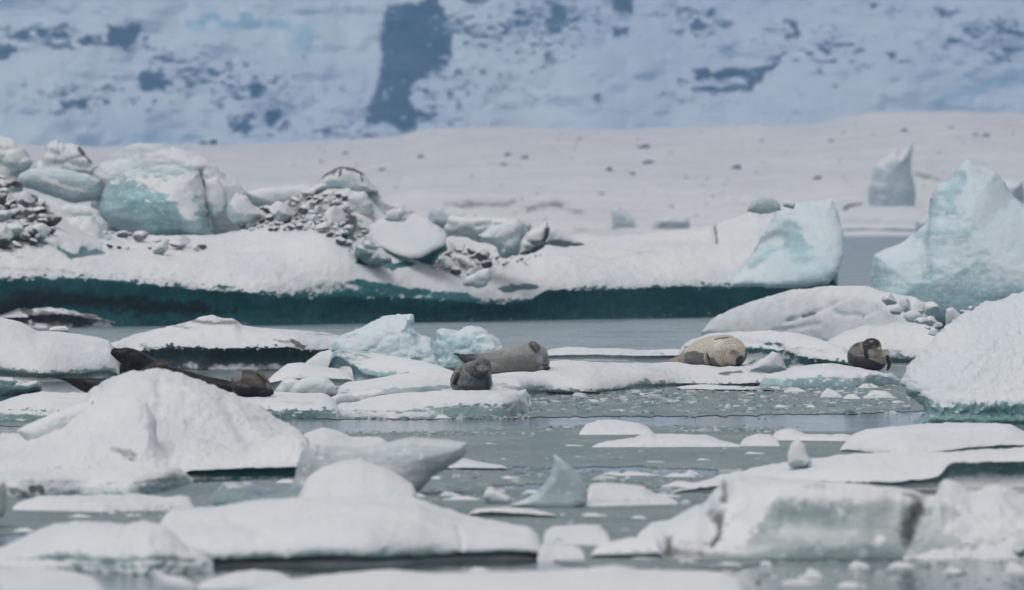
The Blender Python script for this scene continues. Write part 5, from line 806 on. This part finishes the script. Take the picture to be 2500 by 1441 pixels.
seal('cream-coloured seal asleep on its side with wrinkled neck and grey flank', dF, [('L', [(1672, 876, 60, 14, 24), (1690, 872, 45, 26, 40), (1712, 866, 28, 36, 48), (1738, 862, 8, 41, 52), (1762, 860, -8, 42, 52), (1784, 861, -25, 38, 44), (1797, 864, -38, 30, 30)]), ('E', 1784, 862, -10, 38, 40, 44), ('E', 1740, 874, 10, 70, 24, 40), ('E', 1791, 868, -42, 26, 25, 26), ('E', 1788, 863, -64, 13, 12, 14), ('E', 1785, 860, -74, 7, 7, 7), ('E', 1791, 866, -74, 6, 6, 6), ('E', 1797, 872, -52, 16, 17, 18),
     ('L', [(1680, 878, 56, 12, 16), (1662, 878, 62, 8, 10), (1648, 880, 64, 5, 7), (1634, 882, 66, 2, 4)]), ('L', [(1680, 886, 40, 8, 10), (1660, 884, 44, 5, 6), (1640, 882, 48, 3, 4), (1626, 883.5, 50, 1, 2)]),
     ('L', [(1786, 824, -20, 5, 8), (1768, 822, -26, 5, 7), (1753, 825, -28, 4, 5), (1744, 829, -27, 2, 3)]), ('L', [(1728, 884, -40, 6, 7), (1722, 875, -46, 5, 6), (1722, 866, -47, 4, 5), (1725, 861, -45, 2.5, 3)])],
     paintF, noses=[(1784, 853, 1.0, 2.6, -35), (1792.5, 856.5, 1.0, 2.8, -35), (1803, 861, 1.3, 2.6, -35), (1790, 878, .8, 4, -30)])

# dark-faced seal at right
dG = float(P4(2120, 902)) + .5
def paintG(x, y, V, off):
    c = lerpc(C_(.36, .31, .25), C_(.44, .39, .33), sstep(-.3, .4, N2(x, y, 20, 14, 4))); c = lerpc(c, C_(.13, .125, .12), sstep(2108, 2098, x + 3 * N2(x, y, 8, 8, 3)) * .85)
    edge = lerp_poly([(2060, 858), (2075, 862), (2086, 869), (2105, 870), (2113, 873), (2120, 876), (2130, 880), (2140, 883), (2150, 888), (2164, 892), (2175, 893)], x) + 1.2 * N2(x, y, 5, 5, 2)
    c = lerpc(c, C_(.045, .043, .042), sstep(-1, 1, y - edge)); c = lerpc(c, C_(.030, .028, .028), sstep(.35, .5, g2(x, y, 2127, 838, 24, 17) + .1 * N2(x, y, 6, 6, 8)) * (y < 856)); c = lerpc(c, C_(.035, .033, .034), sstep(7, 4, seg_dist(x, y, [(2112, 846), (2116, 874)]) + 2.5 * N2(x, y, 7, 7, 18)))
    c = lerpc(c, C_(.045, .045, .05), sstep(2100, 2094, x) * sstep(852, 842, y)); c = lerpc(c, C_(.16, .12, .08), .75 * g2(x, y, 2138, 854, 14, 5)); c = lerpc(c, C_(.04, .04, .05), (seg_dist(x, y, [(2167, 872), (2171, 885), (2166, 903)]) < 5) * 1.0); c = lerpc(c, C_(.30, .27, .22), .8 * spots(x, y, [(2126, 834, 2.4), (2131, 833, 2), (2114, 841, 1.6)]))
    return lerpc(c, C_(.03, .03, .03), .9 * spots(x, y, [(2105, 864, 2), (2126, 873, 1.5), (2155, 874, 1.6), (2136, 874, 1.2)]))
seal('seal with black face mask and tan chest, alone at the right', dG, [('E', 2118, 880, 5, 49, 25, 44, -3), ('E', 2112, 870, 30, 42, 36, 60, 0, -10), ('E', 2130, 878, -5, 36, 30, 40), ('L', [(2120, 872, 0, 28, 30), (2124, 858, -20, 25, 26), (2126, 848, -38, 22.5, 24), (2130, 846, -52, 19, 18)]), ('E', 2126, 845, -40, 24, 20.5, 24), ('E', 2136, 851, -60, 14, 10, 14, -10), ('E', 2132, 853, -68, 7, 5.5, 7), ('E', 2143, 853, -68, 7, 5.5, 7), ('E', 2137, 860, -60, 12, 6, 10), ('E', 2126, 862, -34, 22, 12, 18),
     ('L', [(2160, 862, -10, 7, 8), (2168, 874, -18, 6, 6), (2170, 887, -20, 5, 5), (2168, 898, -20, 4, 4), (2165, 903, -20, 2.5, 3)])],
     paintG, eyes=[(2126, 840, 2.6, 2.0), (2142, 839, 2.0, 1.8)], noses=[(2137, 849, 1.4, 1.0), (2147, 846.5, 1.6, 1.4), (2142, 854.5, 4, .7, -10)])

# the three dark seals on the left
dA = float(P0(450, 975)) + 1.2
def paintA(x, y, V, off):
    c = lerpc(C_(.004, .004, .004), C_(.012, .0105, .0095), sstep(-.1, .6, N2(x, y, 12, 8, 4))); c = lerpc(c, C_(.05, .04, .03), .6 * g2(x, y, 293, 890, 11, 26) * sstep(-.3, .4, N2(x, y, 7, 7, 5))); c = lerpc(c, C_(.06, .06, .057), .6 * sstep(.15, .5, N2(x, y, 4, 3, 6)) * sstep(340, 390, x) * sstep(560, 500, x)); return lerpc(c, C_(.06, .053, .045), .6 * sstep(.2, .55, N2(x, y, 5, 5, 9)) * sstep(330, 300, x) * sstep(864, 874, y))
seal('near-black seal holding its head up above the snow mound', dA, [('L', [(276, 861, -12, 7, 8), (282, 862, -10, 11, 12), (294, 866, -6, 17, 18), (312, 872, 0, 23, 24), (335, 884, 4, 27, 30), (365, 903, 8, 29, 34), (400, 920, 10, 30, 34), (450, 932, 8, 28, 32), (500, 945, 4, 27, 28), (550, 952, 0, 24, 24), (590, 958, -6, 18, 18)]), ('L', [(320, 880, 0, 24, 24), (316, 905, 2, 25, 26), (322, 935, 6, 30, 30)]), ('E', 281, 859, -10, 9.5, 10, 10), ('E', 308, 865, -3, 22, 16.5, 19),
     ('L', [(560, 948, -20, 16, 14), (590, 949, -26, 12, 9), (612, 948, -30, 7, 6), (624, 946, -30, 2.5, 4)]), ('L', [(560, 958, -14, 16, 12), (595, 964, -18, 11, 9), (620, 968, -20, 5, 6)])], paintA, noses=[(273, 858, 1.2, 1.2)])
dB = dA - 1.1
def paintB(x, y, V, off):
    c = lerpc(C_(.009, .008, .007), C_(.022, .018, .015), sstep(-.2, .6, N2(x, y, 14, 8, 7))); return lerpc(c, C_(.13, .10, .075), .6 * g2(x, y, 398, 889, 14, 6))
seal('brown-black seal hidden by the snow mound with tail fin raised at left', dB, [('L', [(215, 936, 0, 11, 14), (250, 940, 0, 17, 20), (290, 942, 0, 24, 30), (340, 936, 0, 30, 36), (370, 920, 0, 28, 30), (388, 902, -6, 23, 24), (392, 899, -12, 20, 20)]), ('E', 392, 898, -8, 20.5, 20, 20),
     ('L', [(240, 937, 0, 13, 8), (205, 930, 0, 8, 5), (170, 926, 0, 4.5, 4), (136, 923, 0, 1.4, 2)]), ('L', [(240, 942, 2, 13, 6), (212, 944, 2, 14, 5), (190, 937, 2, 11, 4), (165, 929, 2, 5, 3), (145, 924, 1, 2, 2)]), ('L', [(232, 945, 2, 12, 6), (216, 957, 2, 9, 4), (209, 968, 2, 4, 3)])], paintB)
dC = float(P0(620, 972)) + .3
def paintC(x, y, V, off):
    c = lerpc(C_(.04, .036, .031), C_(.085, .075, .065), sstep(-.3, .4, N2(x, y, 30, 8, 4))); c = lerpc(c, C_(.20, .205, .22), .9 * sstep(.5, .6, g2(x, y, 578, 918, 13, 22) + .5 * N2(x, y, 7, 10, 6))); c = lerpc(c, C_(.20, .205, .21), .85 * sstep(.5, .62, g2(x, y, 655, 938, 7, 22) + .4 * N2(x, y, 6, 9, 5)))
    c = lerpc(c, C_(.014, .012, .011), sstep(938, 950, y - (x - 620) * .12 + 3 * N2(x, y, 9, 9, 3))); c = lerpc(c, C_(.16, .12, .08), .7 * (seg_dist(x, y, [(634, 912), (650, 925), (658, 934)]) < 3.2)); return c
seal('grey-brown patchy seal asleep beside the pale ice lump with muzzle on the snow', dC, [('L', [(584, 926, 40, 18, 26), (592, 929, 30, 26, 34), (606, 932, 16, 30, 38), (622, 938, 4, 30, 34), (636, 945, -8, 25, 28), (648, 951, -18, 18, 20), (657, 956, -24, 12, 13), (664, 957, -28, 7, 8)]), ('E', 608, 950, 5, 42, 20, 34), ('E', 648, 958, -20, 18, 12, 18), ('E', 662, 953, -28, 5, 5, 6, 40), ('E', 662, 960, -28, 8, 5, 7, 10),
     ('L', [(630, 910, -14, 5, 6), (642, 917, -20, 5, 6), (652, 927, -22, 4, 5), (659, 935, -22, 2, 3)])], paintC, noses=[(666, 952, 1.8, 1.0, 40), (655, 960, 4.5, .7, 25)], claws=[(646, 924, .7, 1.8, -30), (650, 928, .7, 1.8, -30), (654, 931, .7, 1.8, -30)])

# ------------------------------------------------------------------ air: blue haze that fades the mountain
bm = bmesh.new(); bmesh.ops.create_cube(bm, size=1.0); me = bpy.data.meshes.new('haze'); bm.to_mesh(me); bm.free()
o = bpy.data.objects.new('haze', me); sc.collection.objects.link(o)
top_z = 260.0
for ob in bpy.data.objects:
    if ob.name.startswith('mountain_range'): top_z = max((ob.matrix_world @ v.co).z for v in ob.data.vertices) + 15
o.scale = (9000, 5600, top_z + 8); o.location = (0, 2450, (top_z + 8) / 2 - 8)
hm = bpy.data.materials.new('haze_air'); hm.use_nodes = True; hn = hm.node_tree; hn.nodes.clear()
ho = hn.nodes.new('ShaderNodeOutputMaterial'); pv = hn.nodes.new('ShaderNodeVolumePrincipled')
pv.inputs['Color'].default_value = (0.31, 0.60, 1.0, 1); pv.inputs['Density'].default_value = 0.00032; pv.inputs['Anisotropy'].default_value = 0.0
hn.links.new(pv.outputs[0], ho.inputs['Volume']); me.materials.append(hm)
tag(o, 'blue haze filling the air towards the mountain', 'haze', kind='stuff')
